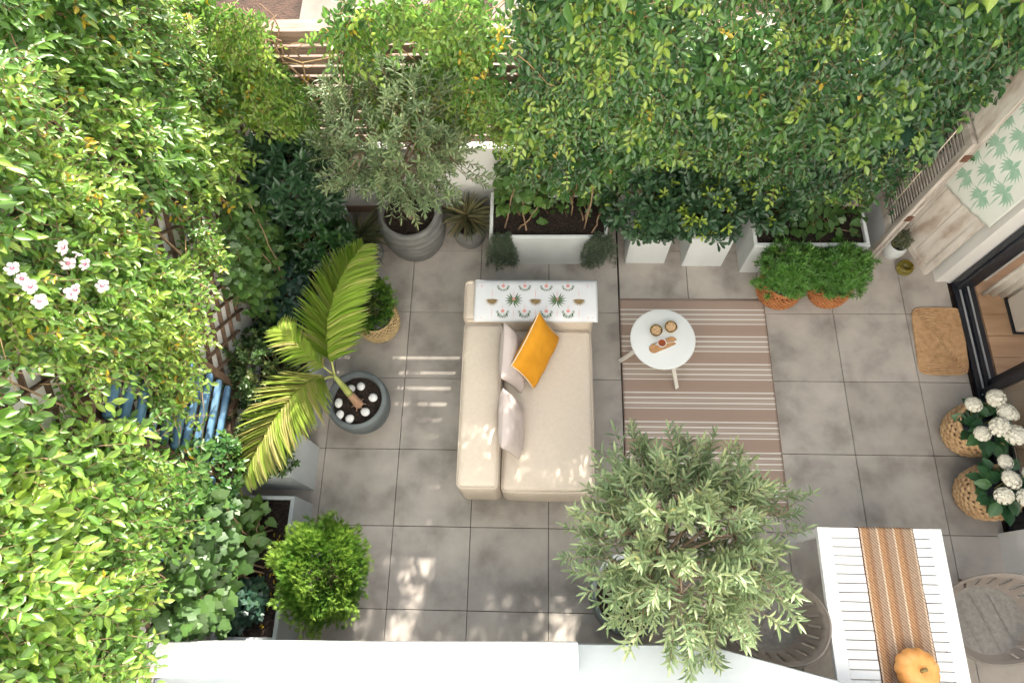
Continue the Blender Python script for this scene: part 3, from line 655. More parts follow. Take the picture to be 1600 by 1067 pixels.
# ------------------------------------------------------------------ shrubs with whorled leaves
def shrub(name, label, loc, c, r, n, whorl, leaf, mat, T=T_OB, nparts=300, spread=(.5,1.25), vb=.4, group=None, cat='shrub', low=-.35, tipcol=.0, wood='greentwig', nb=20, bumpy=.22, layers=(.72,1.0)):
    t = thing(name, loc, label, cat, group); Lf = LL(); st = MB(); sco = []
    c, r = np.array(c, float), np.array(r, float); base = np.array(loc, float)+np.array([0,0,.0])
    for k in range(n):
        while True:
            d = nrmz(rng.normal(0,1,3))
            if d[2] > low: break
        f = (1+bumpy*nz(d[0]*2.4+c[0]*3, d[1]*2.4+c[1]*3, d[2]*2.4)*2)*rng.uniform(*layers)
        p = c+d*r*f; ax = nrmz(d*np.array([.8,.8,.6])+np.array([0,0,.45])+rv(.2))
        a0 = rng.uniform(0,2*PI); u = nrmz(np.cross(ax, [.3,.5,.81])); w_ = np.cross(ax, u)
        nl = max(3, int(whorl*rng.uniform(.75,1.25))); v0 = vb+.3*nz(p[0]*4,p[1]*4,p[2]*4)+rng.normal(0,.1); young = tipcol > 0 and rng.random() < tipcol
        for j in range(nl):
            a = a0+j*2.4; g_ = spread[0]+(spread[1]-spread[0])*(j+.5)/nl
            rad = u*math.cos(a)+w_*math.sin(a); dl = nrmz(ax*math.cos(g_)+rad*math.sin(g_)+rv(.08))
            nl_ = nrmz(ax*math.sin(g_)-rad*math.cos(g_)+rv(.12)); le = leaf[0]*rng.uniform(.75,1.15)*(.7 if young else 1)
            Lf.add(p-ax*leaf[0]*.5*j/nl, dl, nl_, le, leaf[1]*le/leaf[0], (1.0 if young else min(max(v0+rng.normal(0,.08),0),.9))); sco.append(f+rng.uniform(0,.25)+d[2]*.2)
        if k % 3 == 0: st.tube([p-ax*.14*min(1,r[0]*3), p-ax*.05, p], [.004,.003,.002], 3)
    for k in range(nb):
        d = nrmz(rng.normal(0,1,3)); d[2] = abs(d[2]); p = c+d*r*.8; m_ = (base+p)/2+rv(.04)
        st.tube([base*(1-s)**2+2*m_*s*(1-s)+p*s*s for s in np.linspace(0,1,6)], np.linspace(.009,.003,6).tolist(), 5)
    part('stem', st, wood, t, True, world=True)
    build_leaves(t, Lf.out(), T, mat, nparts, score=np.array(sco)); return t
G6 = 'shrubs growing in the planters'
shrub('shrub', 'glossy whorled shrub overhanging the first narrow planter', (2.04,.1,.43), (1.98,.10,.66), (.36,.33,.36), 180, 9, (.085,.032), 'leaf_shrub', tipcol=.14, group=G6)
shrub('shrub', 'glossy whorled shrub with lime tips over the second narrow planter', (2.53,.1,.43), (2.42,.07,.66), (.38,.33,.36), 190, 9, (.085,.032), 'leaf_shrub', tipcol=.2, group=G6)
shrub('shrub', 'glossy shrub with yellow-green tips at the left end of the planter behind the baskets', (2.98,.1,.43), (2.92,.12,.68), (.28,.28,.34), 120, 9, (.085,.032), 'leaf_shrub', tipcol=.2, group=G6)
shrub('shrub', 'dark laurel-leaved shrub in the back left corner behind the spiky pot', (-.82,-.02,.38), (-.78,.08,.92), (.40,.36,.54), 330, 7, (.095,.036), 'leaf_shrub', T_OV, vb=.3, spread=(.6,1.45), group=G6)
shrub('shrub', 'lower green shrub between the spiky pot and the dark ivy', (-.70,-.22,.38), (-.66,-.26,.60), (.30,.24,.30), 150, 7, (.07,.03), 'leaf_vine', T_OV, vb=.3, spread=(.6,1.45), group=G6)
shrub('shrub', 'variegated small-leaved shrub behind the palm fronds', (-.88,-1.37,.385), (-.90,-1.38,.66), (.28,.40,.32), 330, 8, (.042,.022), 'leaf_variegated', T_OV, vb=.45, group=G6)
shrub('shrub', 'variegated small-leaved shrub over the tall square planter', (-.86,-1.97,.565), (-.86,-1.97,.70), (.27,.24,.22), 190, 8, (.042,.022), 'leaf_variegated', T_OV, vb=.5, group=G6)
shrub('shrub', 'loose sunlit shrub between the blue louvres and the long grey planter', (-.99,-2.33,.385), (-1.0,-2.25,.98), (.20,.36,.40), 230, 7, (.052,.026), 'leaf_vine', T_OV, vb=.55, group=G6)
def fern(loc, label, c):
    t = thing('trailing_fern', loc, label, 'fern', 'ferns trailing over the planter rim'); Lf = LL(); st = MB()
    for k in range(46):
        p = np.array(loc)+np.array([rng.uniform(-.07,.07), rng.uniform(-.03,.03), 0]); d = nrmz(np.array([rng.normal(0,.35), -.8, rng.uniform(.2,.8)])); pts = []
        ln = rng.uniform(.16,.48); sx_ = rng.normal(.02,.16)
        for s in range(16):
            pts.append(p.copy()); p = p+d*ln/15; d = d+np.array([0,0,-.34])
            if p[1] < c: d[1] = max(d[1], -.12)
            if p[2] < .03: break
            d[0] = d[0]*.8+sx_*.2; d = nrmz(d)
            for q in range(10): Lf.add(p+rv(.008), nrmz(d*.5+rv(.7)), nrmz(rv(1)), .024, .0045, rng.random())
        st.tube(pts, .0013, 3)
    part('stem', st, 'greentwig', t, True, world=True); build_leaves(t, Lf.out(), T_NE, 'leaf_feather', 0)
fern((.80,-.10,.455), 'feathery fern trailing over the left corner of the long planter', -.16)
fern((1.62,-.10,.455), 'feathery fern trailing over the right corner of the long planter', -.16)
fl_ = thing('fallen_leaves', (-.72,-3.0,.38), 'yellow fallen leaves on the dark soil near the awning box', 'leaves')
Lf = LL()
for k in range(26): Lf.add((U_(-.82,-.70), U_(-3.15,-2.5), .400), nrmz(np.array([rng.normal(),rng.normal(),.05])), nrmz(np.array([0,0,1.])+rv(.2)), U_(.018,.035), .012, 1.)
build_leaves(fl_, Lf.out(), T_OV, 'leaf_sunvine', 300)

# ------------------------------------------------------------------ pots
def pot(name, loc, prof, label, cat, mat, group=None, soil=None, rim=.03, ribs=0, rfun=None):
    t = thing(name, loc, label, cat, group)
    pts = [Vector((r, 0, z)) for r, z in prof]; fine = []
    for i in range(len(pts)-1):                                   # smooth the profile
        p0, p1, p2, p3 = pts[max(i-1,0)], pts[i], pts[i+1], pts[min(i+2,len(pts)-1)]
        for s in range(10):
            q = s/10; fine.append(.5*((2*p1)+(p2-p0)*q+(2*p0-5*p1+4*p2-p3)*q*q+(3*p1-p0-3*p2+p3)*q**3))
    fine.append(pts[-1]); H = prof[-1][1]
    pr = [(p[0]*(1+(ribs and .013*math.sin(p[2]*ribs))), p[2]) for p in fine]
    R = pr[-1][0]
    pr += [(R-.006, H+.006), (R-rim, H+.004), (R-rim-.006, H-.01), (R-rim-.01, H-.09)]
    part('shell', MB().lathe([(.001,0)]+pr, 56, rfun=rfun), mat, t, True, angle=60)
    zs = H-(soil or .05); R2 = R-rim-.006
    part('soil', MB().grid(lambda u, v: (R2*v*math.cos(2*PI*u), R2*v*math.sin(2*PI*u), zs+.012*nz(v*math.cos(2*PI*u)*6, v*math.sin(2*PI*u)*6, loc[0])), 40, 10, True), 'soil', t, True)
    return t
wavy = lambda t, z: 1+.004*math.sin(3*t+z*9)+.006*math.sin(t+z*40)
pot('plant_pot', (.02,.10,0), [(.21,0),(.262,.14),(.282,.30),(.272,.44),(.255,.50)], 'big ribbed grey pot holding the olive tree by the back wall', 'pot', 'potgrey', 'grey pots', ribs=95, rfun=wavy)
pot('plant_pot', (.50,.12,0), [(.10,0),(.135,.08),(.142,.16),(.125,.24),(.12,.26)], 'small ribbed grey pot between the big ribbed pot and the long planter', 'pot', 'potgrey', 'grey pots', ribs=130, rim=.018, rfun=wavy)
pot('plant_pot', (-.40,-.08,0), [(.10,0),(.135,.08),(.145,.17),(.13,.26),(.125,.28)], 'small grey pot half hidden behind the upright palm frond', 'pot', 'potgrey', 'grey pots', ribs=130, rim=.018, rfun=wavy)
pot('plant_pot', (-.285,-1.50,0), [(.15,0),(.205,.11),(.236,.24),(.238,.34),(.232,.38)], 'dark grey round pot with white pebbles and the palm', 'pot', 'potdark', 'grey pots', rim=.034, soil=.045)
pot('plant_pot', (1.75,-2.87,0), [(.20,0),(.25,.14),(.275,.30),(.27,.42),(.268,.45)], 'grey pot under the sunlit olive tree at the front', 'pot', 'potdark', 'grey pots', rim=.034)
pot('plant_pot', (-.34,-2.78,0), [(.13,0),(.16,.1),(.175,.2),(.18,.24)], 'grey pot almost hidden under the round conifer bush', 'pot', 'potdark', 'grey pots', rim=.02)
pot('plant_pot', (4.17,-.02,0), [(.065,0),(.082,.05),(.088,.10),(.08,.15),(.076,.16)], 'small white pot at the foot of the wooden shutter', 'pot', 'pot_white', rim=.012)
for i, (x, y) in enumerate(((-.345,-1.405), (-.43,-1.52), (-.41,-1.615), (-.33,-1.645), (-.215,-1.59), (-.165,-1.475), (-.27,-1.385))):
    o = part('pebble', MB().lathe([(.001,0),(.022,.004),(.034,.015),(.034,.022),(.022,.031),(.001,.034)], 16, fx=rng.uniform(.95,1.1), fy=rng.uniform(.9,1.05), rfun=lambda t, z: 1+.03*math.sin(2*t+i)), 'pebble', None, True)
    o.location = (x, y, .332); o.rotation_euler = (0,0,rng.uniform(0,3))
    tag(o, ['white pebble behind the palm stem', 'white pebble left of the palm stem', 'white pebble at the left front of the palm pot', 'white pebble at the very front of the palm pot', 'white pebble right of the palm stem at the front', 'white pebble at the right rim of the palm pot', 'white pebble at the back rim of the palm pot'][i], 'pebble', 'white pebbles in the palm pot')

# ------------------------------------------------------------------ olive trees
def bez(a, m, b, n): return [a*(1-s)**2+2*m*s*(1-s)+b*s*s for s in np.linspace(0,1,n)]
def olive(loc, trunk, c, r, ntw, label, leaf=(.060,.0130), vb=.52, seed=1., upb=.35, gap=-.30):
    t = thing('olive_tree', loc, label, 'tree', 'potted olive trees'); st = MB(); tw = MB(); Lf = LL(); sco = []
    tp = [np.array(p, float) for p in trunk]; top = tp[-1]; c, r = np.array(c, float), np.array(r, float)
    st.tube([tp[0]*(1-s)+top*s+np.array([.012*math.sin(s*9+seed), .012*math.cos(s*7), 0]) for s in np.linspace(0,1,9)], np.linspace(.026,.019,9).tolist(), 9)
    ends = []
    for k in range(13):
        d = nrmz(np.array([math.cos(k*2.4+seed), math.sin(k*2.4+seed), rng.uniform(-.25,.9)])); e = c+d*r*rng.uniform(.5,.72); m_ = top*.5+e*.5+np.array([0,0,.10])+rv(.04)
        pts = bez(top-np.array([0,0,.08*rng.random()]), m_, e, 8); st.tube(pts, np.linspace(.012,.005,8).tolist(), 6); ends += pts[3:]
    ends = np.array(ends); made = 0
    while made < ntw:
        d = nrmz(rng.normal(0,1,3)); f = rng.uniform(.55,1.0)*(1+.22*nz(d[0]*2+seed, d[1]*2, d[2]*2)*2)
        if nz(d[0]*2.6+seed*2, d[1]*2.6, d[2]*2.6) < gap: continue
        p = c+d*r*f; i = np.argmin(np.sum((ends-p)**2, 1)); a = ends[i]; made += 1
        if np.linalg.norm(p-a) > .42: a = p+(a-p)*.42/np.linalg.norm(p-a)
        ax = nrmz(d*.9+np.array([0,0,upb])+rv(.3)); ln = rng.uniform(.16,.30); e = p+ax*ln*.6; m_ = (a+p)/2+rv(.02)+np.array([0,0,-.02])
        pts = bez(a, m_, p, 4)[:-1]+bez(p, p+ax*ln*.4, e+np.array([0,0,-.02]), 4); tw.tube(pts, np.linspace(.0035,.0012,len(pts)).tolist(), 3)
        u = nrmz(np.cross(ax, rv(1))); w_ = np.cross(ax, u); v0 = vb+.25*nz(p[0]*3,p[1]*3,p[2]*3)+rng.normal(0,.1); a0 = rng.uniform(0,6)
        P = np.array(pts); npair = int(rng.integers(7,11))
        for j in range(npair):
            s = .35+.65*(j+.5)/npair*1.0; idx = s*(len(P)-1); b0 = P[int(idx)]; b1 = P[min(int(idx)+1,len(P)-1)]; q = b0+(b1-b0)*(idx-int(idx))
            for sg in (0, PI):
                a_ = a0+j*PI/2+sg; rad = u*math.cos(a_)+w_*math.sin(a_); dl = nrmz(ax*rng.uniform(.5,.95)+rad*.85+rv(.12)); nl = nrmz(ax*.6-rad*.5+np.array([0,0,.6])+rv(.25))
                le = leaf[0]*rng.uniform(.7,1.2); vv = 1. if rng.random() < .006 else min(max(v0+rng.normal(0,.13),0),.93)
                Lf.add(q, dl, nl, le, leaf[1]*rng.uniform(.85,1.2), vv); sco.append(q[2]+rng.uniform(0,.5))
        Lf.add(P[-1], ax, nrmz(np.array([0,0,1.])+rv(.3)), leaf[0], leaf[1], min(max(v0+.2,0),.93)); sco.append(P[-1][2])
    part('trunk', st, 'trunk', t, True, world=True); part('twig', tw, 'trunk', t, True, world=True)
    build_leaves(t, Lf.out(), T_LA, 'leaf_olive', 300, score=np.array(sco)); return t
olive((.03,.06,.44), [(.03,.06,.44), (.02,.09,.95)], (.08,.07,1.46), (.54,.32,.60), 430, 'shaded grey-green olive tree in the big ribbed pot by the back wall', seed=2.2, upb=.75)
olive((1.77,-2.84,.39), [(1.77,-2.84,.39), (1.86,-2.70,1.05)], (1.94,-2.60,1.36), (.54,.54,.36), 430, 'spreading sunlit olive tree in front of the striped rug', leaf=(.074,.0155), seed=5.1, vb=.6, upb=.15, gap=-.26)

# ------------------------------------------------------------------ palm
pt = thing('palm_plant', (-.275,-1.525,.335), 'young palm with arching feathered fronds in the dark round pot', 'palm')
tk = MB(); c0, c1 = np.array([-.275,-1.525,.33]), np.array([-.365,-1.43,.74])
tk.tube([c0+(c1-c0)*s for s in np.linspace(0,.42,12)], [.036+.004*math.sin(i*2.6)-.0009*i for i in range(12)], 14)
for k in range(7): a = k*.9; tk.tube([c0+np.array([.02*math.cos(a),.02*math.sin(a),.03]), c0+np.array([.06*math.cos(a),.06*math.sin(a),.008])], [.006,.003], 5)
part('trunk', tk, 'terracotta', pt, True, world=True)
part('crownshaft', MB().tube([c0+(c1-c0)*s for s in np.linspace(.40,1.02,8)], np.linspace(.030,.014,8).tolist(), 12), 'print_mint' if False else 'palmstem' if 'palmstem' in MATS else 'greentwig', pt, True, world=True)
def frond(a, m_, b, n, lmax, wd, vb, brown=.1, start=.12, upv=(0,0,1), base_r=.009):
    a, m_, b = (np.array(q, float) for q in (a, m_, b)); pts = np.array(bez(a, m_, b, 26)); mb = MB().tube(pts, np.linspace(base_r,.002,26).tolist(), 6)
    fr = part('frond', mb, 'palmrib', pt, True, world=True); Lf = LL()
    for i in range(n):
        s = start+(1-start)*(i+.5)/n; idx = s*25; k = min(int(idx),24); q = pts[k]+(pts[k+1]-pts[k])*(idx-k); d = nrmz(pts[k+1]-pts[k]); sd = nrmz(np.cross(np.array(upv,float), d))
        prof = min(1, .45+2.2*s)*(1-.62*max(0,(s-.55)/.45)**1.6)
        for sg in (1,-1):
            ang = .95-.5*s; dl = nrmz(sd*sg*math.sin(ang)+d*math.cos(ang)+np.array([0,0,.12])+rv(.035))
            nl = nrmz(np.array(upv,float)*.9-sd*sg*.35+rv(.08)); L0 = lmax*prof*rng.uniform(.93,1.05)
            Lf.add(q, dl, nl, L0, wd*(.75+.25*prof), min(max(vb+rng.normal(0,.12),0),1.))
    build_leaves(fr, Lf.out(), T_FR, 'leaf_palm', 400, name='leaflet', sub=fr)
leaf_tip = strip_template([(0,.22), (.15,.5), (.5,.46), (.8,.24), (1,0)], .45, .22)
T_FR = leaf_tip
surf('palmstem', (.24,.30,.07), (.36,.38,.12), .5, 10, bst=.1); surf('palmrib', (.30,.33,.10), (.42,.42,.16), .5, 10, bst=.1)
for o in pt.children:
    if o.name.startswith('crownshaft'): o.data.materials[0] = MATS['palmstem']
frond((-.362,-1.43,.73), (-.37,-1.17,1.24), (-.15,-.62,1.14), 66, .34, .0195, .72)
frond((-.368,-1.43,.74), (-.50,-1.62,1.18), (-.79,-2.19,.96), 66, .34, .0185, .86, base_r=.010)
frond((-.372,-1.42,.74), (-.58,-1.30,1.08), (-.72,-1.16,1.0), 24, .20, .012, .8, start=.1)

# ------------------------------------------------------------------ conifer bush, basket conifer, needle bushes, spiky plants
def conifer(loc, c, r, n, label, size=.05, vb=.5, group='conifer bushes'):
    t = thing('conifer_bush', loc, label, 'bush', group); Lf = LL(); st = MB(); c, r = np.array(c,float), np.array(r,float)
    for k in range(n):
        d = nrmz(rng.normal(0,1,3)); 
        if d[2] < -.55: d[2] *= -1
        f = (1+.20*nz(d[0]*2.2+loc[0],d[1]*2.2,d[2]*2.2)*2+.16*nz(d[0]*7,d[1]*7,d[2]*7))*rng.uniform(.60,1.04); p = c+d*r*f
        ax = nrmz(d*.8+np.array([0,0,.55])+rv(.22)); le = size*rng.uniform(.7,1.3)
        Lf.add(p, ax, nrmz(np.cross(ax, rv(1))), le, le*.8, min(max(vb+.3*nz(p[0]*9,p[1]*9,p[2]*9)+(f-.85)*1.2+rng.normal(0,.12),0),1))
    for k in range(26):
        d = nrmz(rng.normal(0,1,3)); d[2] = abs(d[2])*.8; st.tube([np.array(loc,float), (np.array(loc,float)+c)/2+rv(.03), c+d*r*.75], [.008,.006,.003], 4)
    part('stem', st, 'trunk', t, True, world=True); build_leaves(t, Lf.out(), T_SP, 'leaf_thuja', 0)
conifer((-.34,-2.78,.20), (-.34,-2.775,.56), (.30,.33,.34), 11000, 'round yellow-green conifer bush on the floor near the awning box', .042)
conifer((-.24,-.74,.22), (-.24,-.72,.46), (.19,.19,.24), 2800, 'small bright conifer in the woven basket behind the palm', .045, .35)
def needles(loc, c, r, n, label):
    return shrub('bushy_plant', label, loc, c, r, n, 13, (.050,.0115), 'leaf_needle', T_NE, 300, (.35,1.35), .45, 'bushy plants in orange baskets', 'plant', -.25, 0, 'greentwig', 24, .16)
needles((3.13,-.40,.26), (3.14,-.37,.38), (.265,.235,.23), 360, 'bushy green needle-leaved plant in the orange basket next to the rug')
needles((3.54,-.40,.26), (3.53,-.38,.38), (.265,.235,.23), 360, 'bushy green needle-leaved plant in the orange basket nearer the shutter')
shrub('small_plant', 'small grey-green plant in the little white pot', (4.17,-.02,.115), (4.17,-.01,.22), (.08,.08,.06), 130, 7, (.016,.010), 'leaf_grey', T_OV, 100, cat='plant', nb=8)
def spiky(loc, n, ln, label, vb=.45):
    t = thing('spiky_plant', loc, label, 'plant', 'spiky plants in small grey pots'); Lf = LL(); loc = np.array(loc,float); top = loc+np.array([0,0,.14])
    part('stem', MB().tube([loc, top], [.022,.016], 8), 'trunk', t, True, world=True)
    for k in range(n):
        a = k*2.4; e = rng.uniform(-.1,1.25); d = np.array([math.cos(a)*math.cos(e), math.sin(a)*math.cos(e), math.sin(e)])
        Lf.add(top-np.array([0,0,.05*rng.random()]), d, nrmz(np.array([0,0,1.])*math.cos(e)-np.array([math.cos(a),math.sin(a),0])*math.sin(e)+rv(.05)), ln*rng.uniform(.75,1.15), .019, min(max(vb+rng.normal(0,.25),0),1))
    build_leaves(t, Lf.out(), T_ST, 'leaf_strap', 300)
spiky((.50,.12,.20), 78, .25, 'spiky strap-leaved plant in the small ribbed pot beside the long planter')
spiky((-.40,-.08,.22), 60, .27, 'spiky strap-leaved plant in the small pot behind the palm frond', .3)

# ------------------------------------------------------------------ woven baskets
def basket(loc, prof, label, mat, group, rows=11, waves=22, th=.011, liner='soil', amp=.007, soil=.06):
    t = thing('basket', loc, label, 'basket', group); H = prof[-1][1]
    def R(z):
        for (r0, z0), (r1, z1) in zip(prof[:-1], prof[1:]):
            if z <= z1+1e-9: q = (z-z0)/(z1-z0); q = q*q*(3-2*q); return r0+(r1-r0)*q
        return prof[-1][0]
    mb = MB(); M_ = waves*4
    for k in range(rows):
        z = th*.8+(H-th*1.2)*k/(rows-1)
        mb.tube([((R(z)+amp*math.sin(waves*2*PI*i/M_+k*PI))*math.cos(2*PI*i/M_), (R(z)+amp*math.sin(waves*2*PI*i/M_+k*PI))*math.sin(2*PI*i/M_), z+.002*math.sin(i*1.7+k)) for i in range(M_)], th*rng.uniform(.85,1.05), 5, True)
    part('weave', mb, mat, t, True)
    mb = MB()
    for i in range(waves*2//2):
        a = 2*PI*(i+.5)/waves; mb.tube([(R(z)*math.cos(a), R(z)*math.sin(a), z) for z in np.linspace(.005,H,8)], th*.55, 5)
    part('stake', mb, mat, t, True)
    Rt = R(H); part('rim', MB().tube([(Rt*math.cos(2*PI*i/48), Rt*math.sin(2*PI*i/48), H+.003*math.sin(i*2.1)) for i in range(48)], th*1.25, 7, True), mat, t, True)
    part('liner', MB().lathe([(.001,.006)]+[(R(z)-th*1.2-amp, z) for z in np.linspace(.01,H-.02,8)], 32), 'frame_dark', t, True)
    part('soil', MB().lathe([(R(H-soil)-th*2-amp,0),(.05,.012),(.001,.014)], 28, (0,0,H-soil)), liner, t, True)
    return t
basket((3.13,-.42,0), [(.12,0),(.175,.10),(.175,.20),(.15,.27)], 'orange woven basket under the bush next to the rug', 'wicker_orange', 'orange baskets', 14, 26, .009)
basket((3.54,-.42,0), [(.12,0),(.16,.10),(.16,.20),(.14,.27)], 'orange woven basket under the bush nearer the shutter', 'wicker_orange', 'orange baskets', 14, 26, .009)
basket((-.24,-.74,0), [(.12,0),(.17,.09),(.175,.18),(.15,.26)], 'round straw basket behind the upright palm frond', 'seagrass', 'straw baskets', 16, 28, .008)
for (x, y, lb) in ((4.42,-1.64,'door panes nearest the mat'), (4.42,-2.11,'door panes nearest the dining table')):
    basket((x,y,0), [(.125,0),(.175,.11),(.188,.22),(.17,.32)], 'braided rattan basket of hydrangea beside the '+lb, 'wicker', 'hydrangea baskets', 12, 17, .0135, amp=.010, soil=.08)
# hydrangeas
fm = MB()
for k in range(95):
    a = k*2.39996; z = 1-1.45*(k+.5)/95; r = math.sqrt(max(0,1-z*z)); d = Vector((r*math.cos(a), r*math.sin(a), z)); rr = .060*(1+.13*math.sin(k*5.1))
    M = Matrix.Translation(d*rr) @ d.to_track_quat('Z','Y').to_matrix().to_4x4() @ Matrix.Rotation(k*1.3,4,'Z')
    for q in range(4):
        c_, s_ = math.cos(q*PI/2), math.sin(q*PI/2)
        fm.add([(0,0,0)]+[(x*c_-y*s_, x*s_+y*c_, zz) for x, y, zz in ((.006,.008,.003),(.0165,.006,.007),(.0165,-.006,.007),(.006,-.008,.003))], [(0,4,3,2,1)], M)
fm.lathe([(.001,-.055),(.035,-.045),(.052,0),(.035,.045),(.001,.055)], 12)
fme = mesh_of(fm, 'flower_head', 'flowerwhite')
def hydrangea(x, y, heads, label, sd):
    t = thing('hydrangea', (x,y,.255), label, 'hydrangea', 'white hydrangeas by the door'); st = MB(); Lf = LL()
    for (hx, hy, hz, s) in heads:
        st.tube([(x+hx*.2,y+hy*.2,.25), (x+hx*.7,y+hy*.7,.25+(hz-.25)*.5), (x+hx,y+hy,hz-.05)], [.006,.005,.004], 6)
        inst('flower_head', fme, Matrix.Translation((hx,hy,hz-.255)) @ Matrix.Rotation(sd+hx*40,4,'Z') @ Matrix.Rotation(rng.uniform(-.5,.5),4,'X') @ Matrix.Diagonal((s*rng.uniform(.72,.98),s*rng.uniform(.72,.98),s*rng.uniform(.5,.7),1)), t)
    part('stem', st, 'greentwig', t, True, world=True)
    for k in range(46):
        a = k*2.4+sd; e = rng.uniform(-.25,.7); r = rng.uniform(.04,.15); p = np.array([x+r*math.cos(a), y+r*math.sin(a), .30+.12*rng.random()]); d = np.array([math.cos(a)*math.cos(e), math.sin(a)*math.cos(e), math.sin(e)])
        le = rng.uniform(.09,.13); Lf.add(p, d, nrmz(np.array([0,0,1.])+rv(.25)), le, le*.72, rng.random())
    build_leaves(t, Lf.out(), T_OV, 'leaf_hydrangea', 300)
hydrangea(4.42, -1.64, [(-.13,.12,.47,.95), (.02,.16,.50,1.1), (.06,.05,.52,1.1), (-.02,-.06,.53,1.1), (.13,.06,.46,.85), (-.12,-.10,.48,1.0), (.10,-.11,.50,1.15)], 'white hydrangea in the basket nearer the mat', .4)
hydrangea(4.42, -2.11, [(.0,.17,.47,.85), (-.02,.04,.52,1.1), (-.08,-.07,.50,.95), (.06,-.09,.52,1.1), (.15,.09,.48,.9), (.17,-.06,.47,.9)], 'white hydrangea in the basket nearer the dining table', 1.7)

# ------------------------------------------------------------------ sofa, cushions, throw
so = thing('sofa', (1.03,-1.4,0), 'low cream sofa with thick back and arm bolsters beside the rug', 'sofa')
part('backrest', MB().rbox((.692,-1.575,.325), (.30,1.25,.57), .045, 4, 10, .008, .004, 1), 'sofa', so, True, world=True)
part('armrest', MB().rbox((1.035,-.775,.345), (.99,.335,.61), .045, 4, 10, .008, .004, 2), 'sofa', so, True, world=True)
part('seat', MB().rbox((1.188,-1.575,.265), (.668,1.25,.43), .04, 4, 10, .018, .004, 3), 'sofa', so, True, world=True)
def seam(c, d, r):
    k = r*.29; hx, hy, z = d[0]/2-k, d[1]/2-k, c[2]+d[2]/2-k; rr = r*.7; pts = []
    for qx, qy, a0 in ((1,1,0), (-1,1,PI/2), (-1,-1,PI), (1,-1,1.5*PI)):
        for q in range(5): a = a0+q*PI/8; pts.append((c[0]+qx*(hx-rr)+rr*math.cos(a), c[1]+qy*(hy-rr)+rr*math.sin(a), z+.001))
        if True: nx, ny = ((-1,1),(-1,-1),(1,-1),(1,1))[int(round(a0/(PI/2)))]
    full = []
    for i in range(len(pts)):
        p, q = Vector(pts[i]), Vector(pts[(i+1) % len(pts)]); n_ = max(1, int((q-p).length/.06))
        full += [tuple(p.lerp(q, t_/n_)) for t_ in range(n_)]
    part('seam', MB().tube(full, .0032, 5, True), 'sofa', so, True, world=True)
seam((.692,-1.575,.325), (.312,1.262,.574), .045); seam((1.035,-.775,.345), (1.002,.347,.614), .045); seam((1.188,-1.575,.265), (.684,1.266,.436), .04)
for x, y in ((.62,-.68), (1.45,-.68), (.62,-2.12), (1.45,-2.12)): part('foot', MB().lathe([(.02,0),(.022,.06)], 12, (x,y,0)), 'frame_dark', so, True, world=True)
def cushion(name, c, wd, ht, th, xdir, ndir, mat, label, pip=None, sd=0):
    x = Vector(xdir).normalized(); n = Vector(ndir).normalized(); y = n.cross(x).normalized(); n = x.cross(y)
    t = thing(name, c, label, 'cushion', 'cushions on the sofa'); mb = MB()
    def f(u, v, sg):
        a, b = 2*u-1, 2*v-1; k = (1-a**4)*(1-b**4); px = a*wd/2*(1-.07*(1-b*b)); py = b*ht/2*(1-.07*(1-a*a))
        h = sg*th/2*max(k,0)**.55+ (.006*nz(a*3+sd, b*3, sg)+.004*nz(a*7+sd, b*2, sg))*max(k,0)**.5
        q = x*px+y*py+n*h; return (q.x,q.y,q.z)
    N_ = 26
    mb.grid(lambda u, v: f(u,v,1), N_, N_); mb.grid(lambda u, v: f(v,u,-1), N_, N_)
    part('cover', mb, mat, t, True)
    if pip:
        ed = [(s,0) for s in np.linspace(0,1,15)]+[(1,s) for s in np.linspace(0,1,15)][1:]+[(1-s,1) for s in np.linspace(0,1,15)][1:]+[(0,1-s) for s in np.linspace(0,1,15)][1:-1]
        part('piping', MB().tube([f(u,v,1) for u, v in ed], .0045, 6, True), pip, t, True)
    return t
cushion('cushion', (.93,-1.26,.665), .43, .38, .13, (0.03,1,0), (.93,0,.36), 'mauve', 'pale mauve cushion against the sofa back behind the mustard one', None, 1)
cushion('cushion', (.925,-1.755,.665), .43, .37, .13, (0,1,0), (.955,-.04,.29), 'mauve', 'pale mauve cushion alone in the middle of the sofa back', None, 5)
cushion('cushion', (1.10,-1.20,.675), .46, .36, .12, (.42,.9,0), (.80,-.37,.48), 'mustard', 'mustard yellow piped cushion tilted near the arm of the sofa', 'piping', 9)
TPATH = [(-.598,.50), (-.599,.60), (-.612,.645), (-.645,.6615), (-.72,.6655), (-.80,.6660), (-.87,.6645), (-.905,.660), (-.932,.650), (-.948,.632)]
TL = [0.]
for (a, b) in zip(TPATH[:-1], TPATH[1:]): TL.append(TL[-1]+math.hypot(b[0]-a[0], b[1]-a[1]))
def tsurf(u, v, off=0.):                              # u metres along the arm, v metres across it
    i = max(0, min(len(TL)-2, next((k for k in range(len(TL)-1) if v <= TL[k+1]), len(TL)-2))); q = (v-TL[i])/(TL[i+1]-TL[i])
    y = TPATH[i][0]+(TPATH[i+1][0]-TPATH[i][0])*q; z = TPATH[i][1]+(TPATH[i+1][1]-TPATH[i][1])*q
    o = .005+off+.0025*(1+math.sin(u*17+v*5))*.6
    over = max(0, u-.905); z -= over*over*10
    return (.625+u, y+(o*(1 if v < .08 else 0))-(o if v > TL[-3] else 0), z+o)
th = thing('throw_blanket', (1.09,-.78,.67), 'white throw printed with small palms over the sofa arm', 'throw')
o = part('cloth', MB().grid(lambda u, v: tsurf(u*.935, v*TL[-1]), 48, 24), 'throw', th, True, world=True); solid(o, .004, 0)
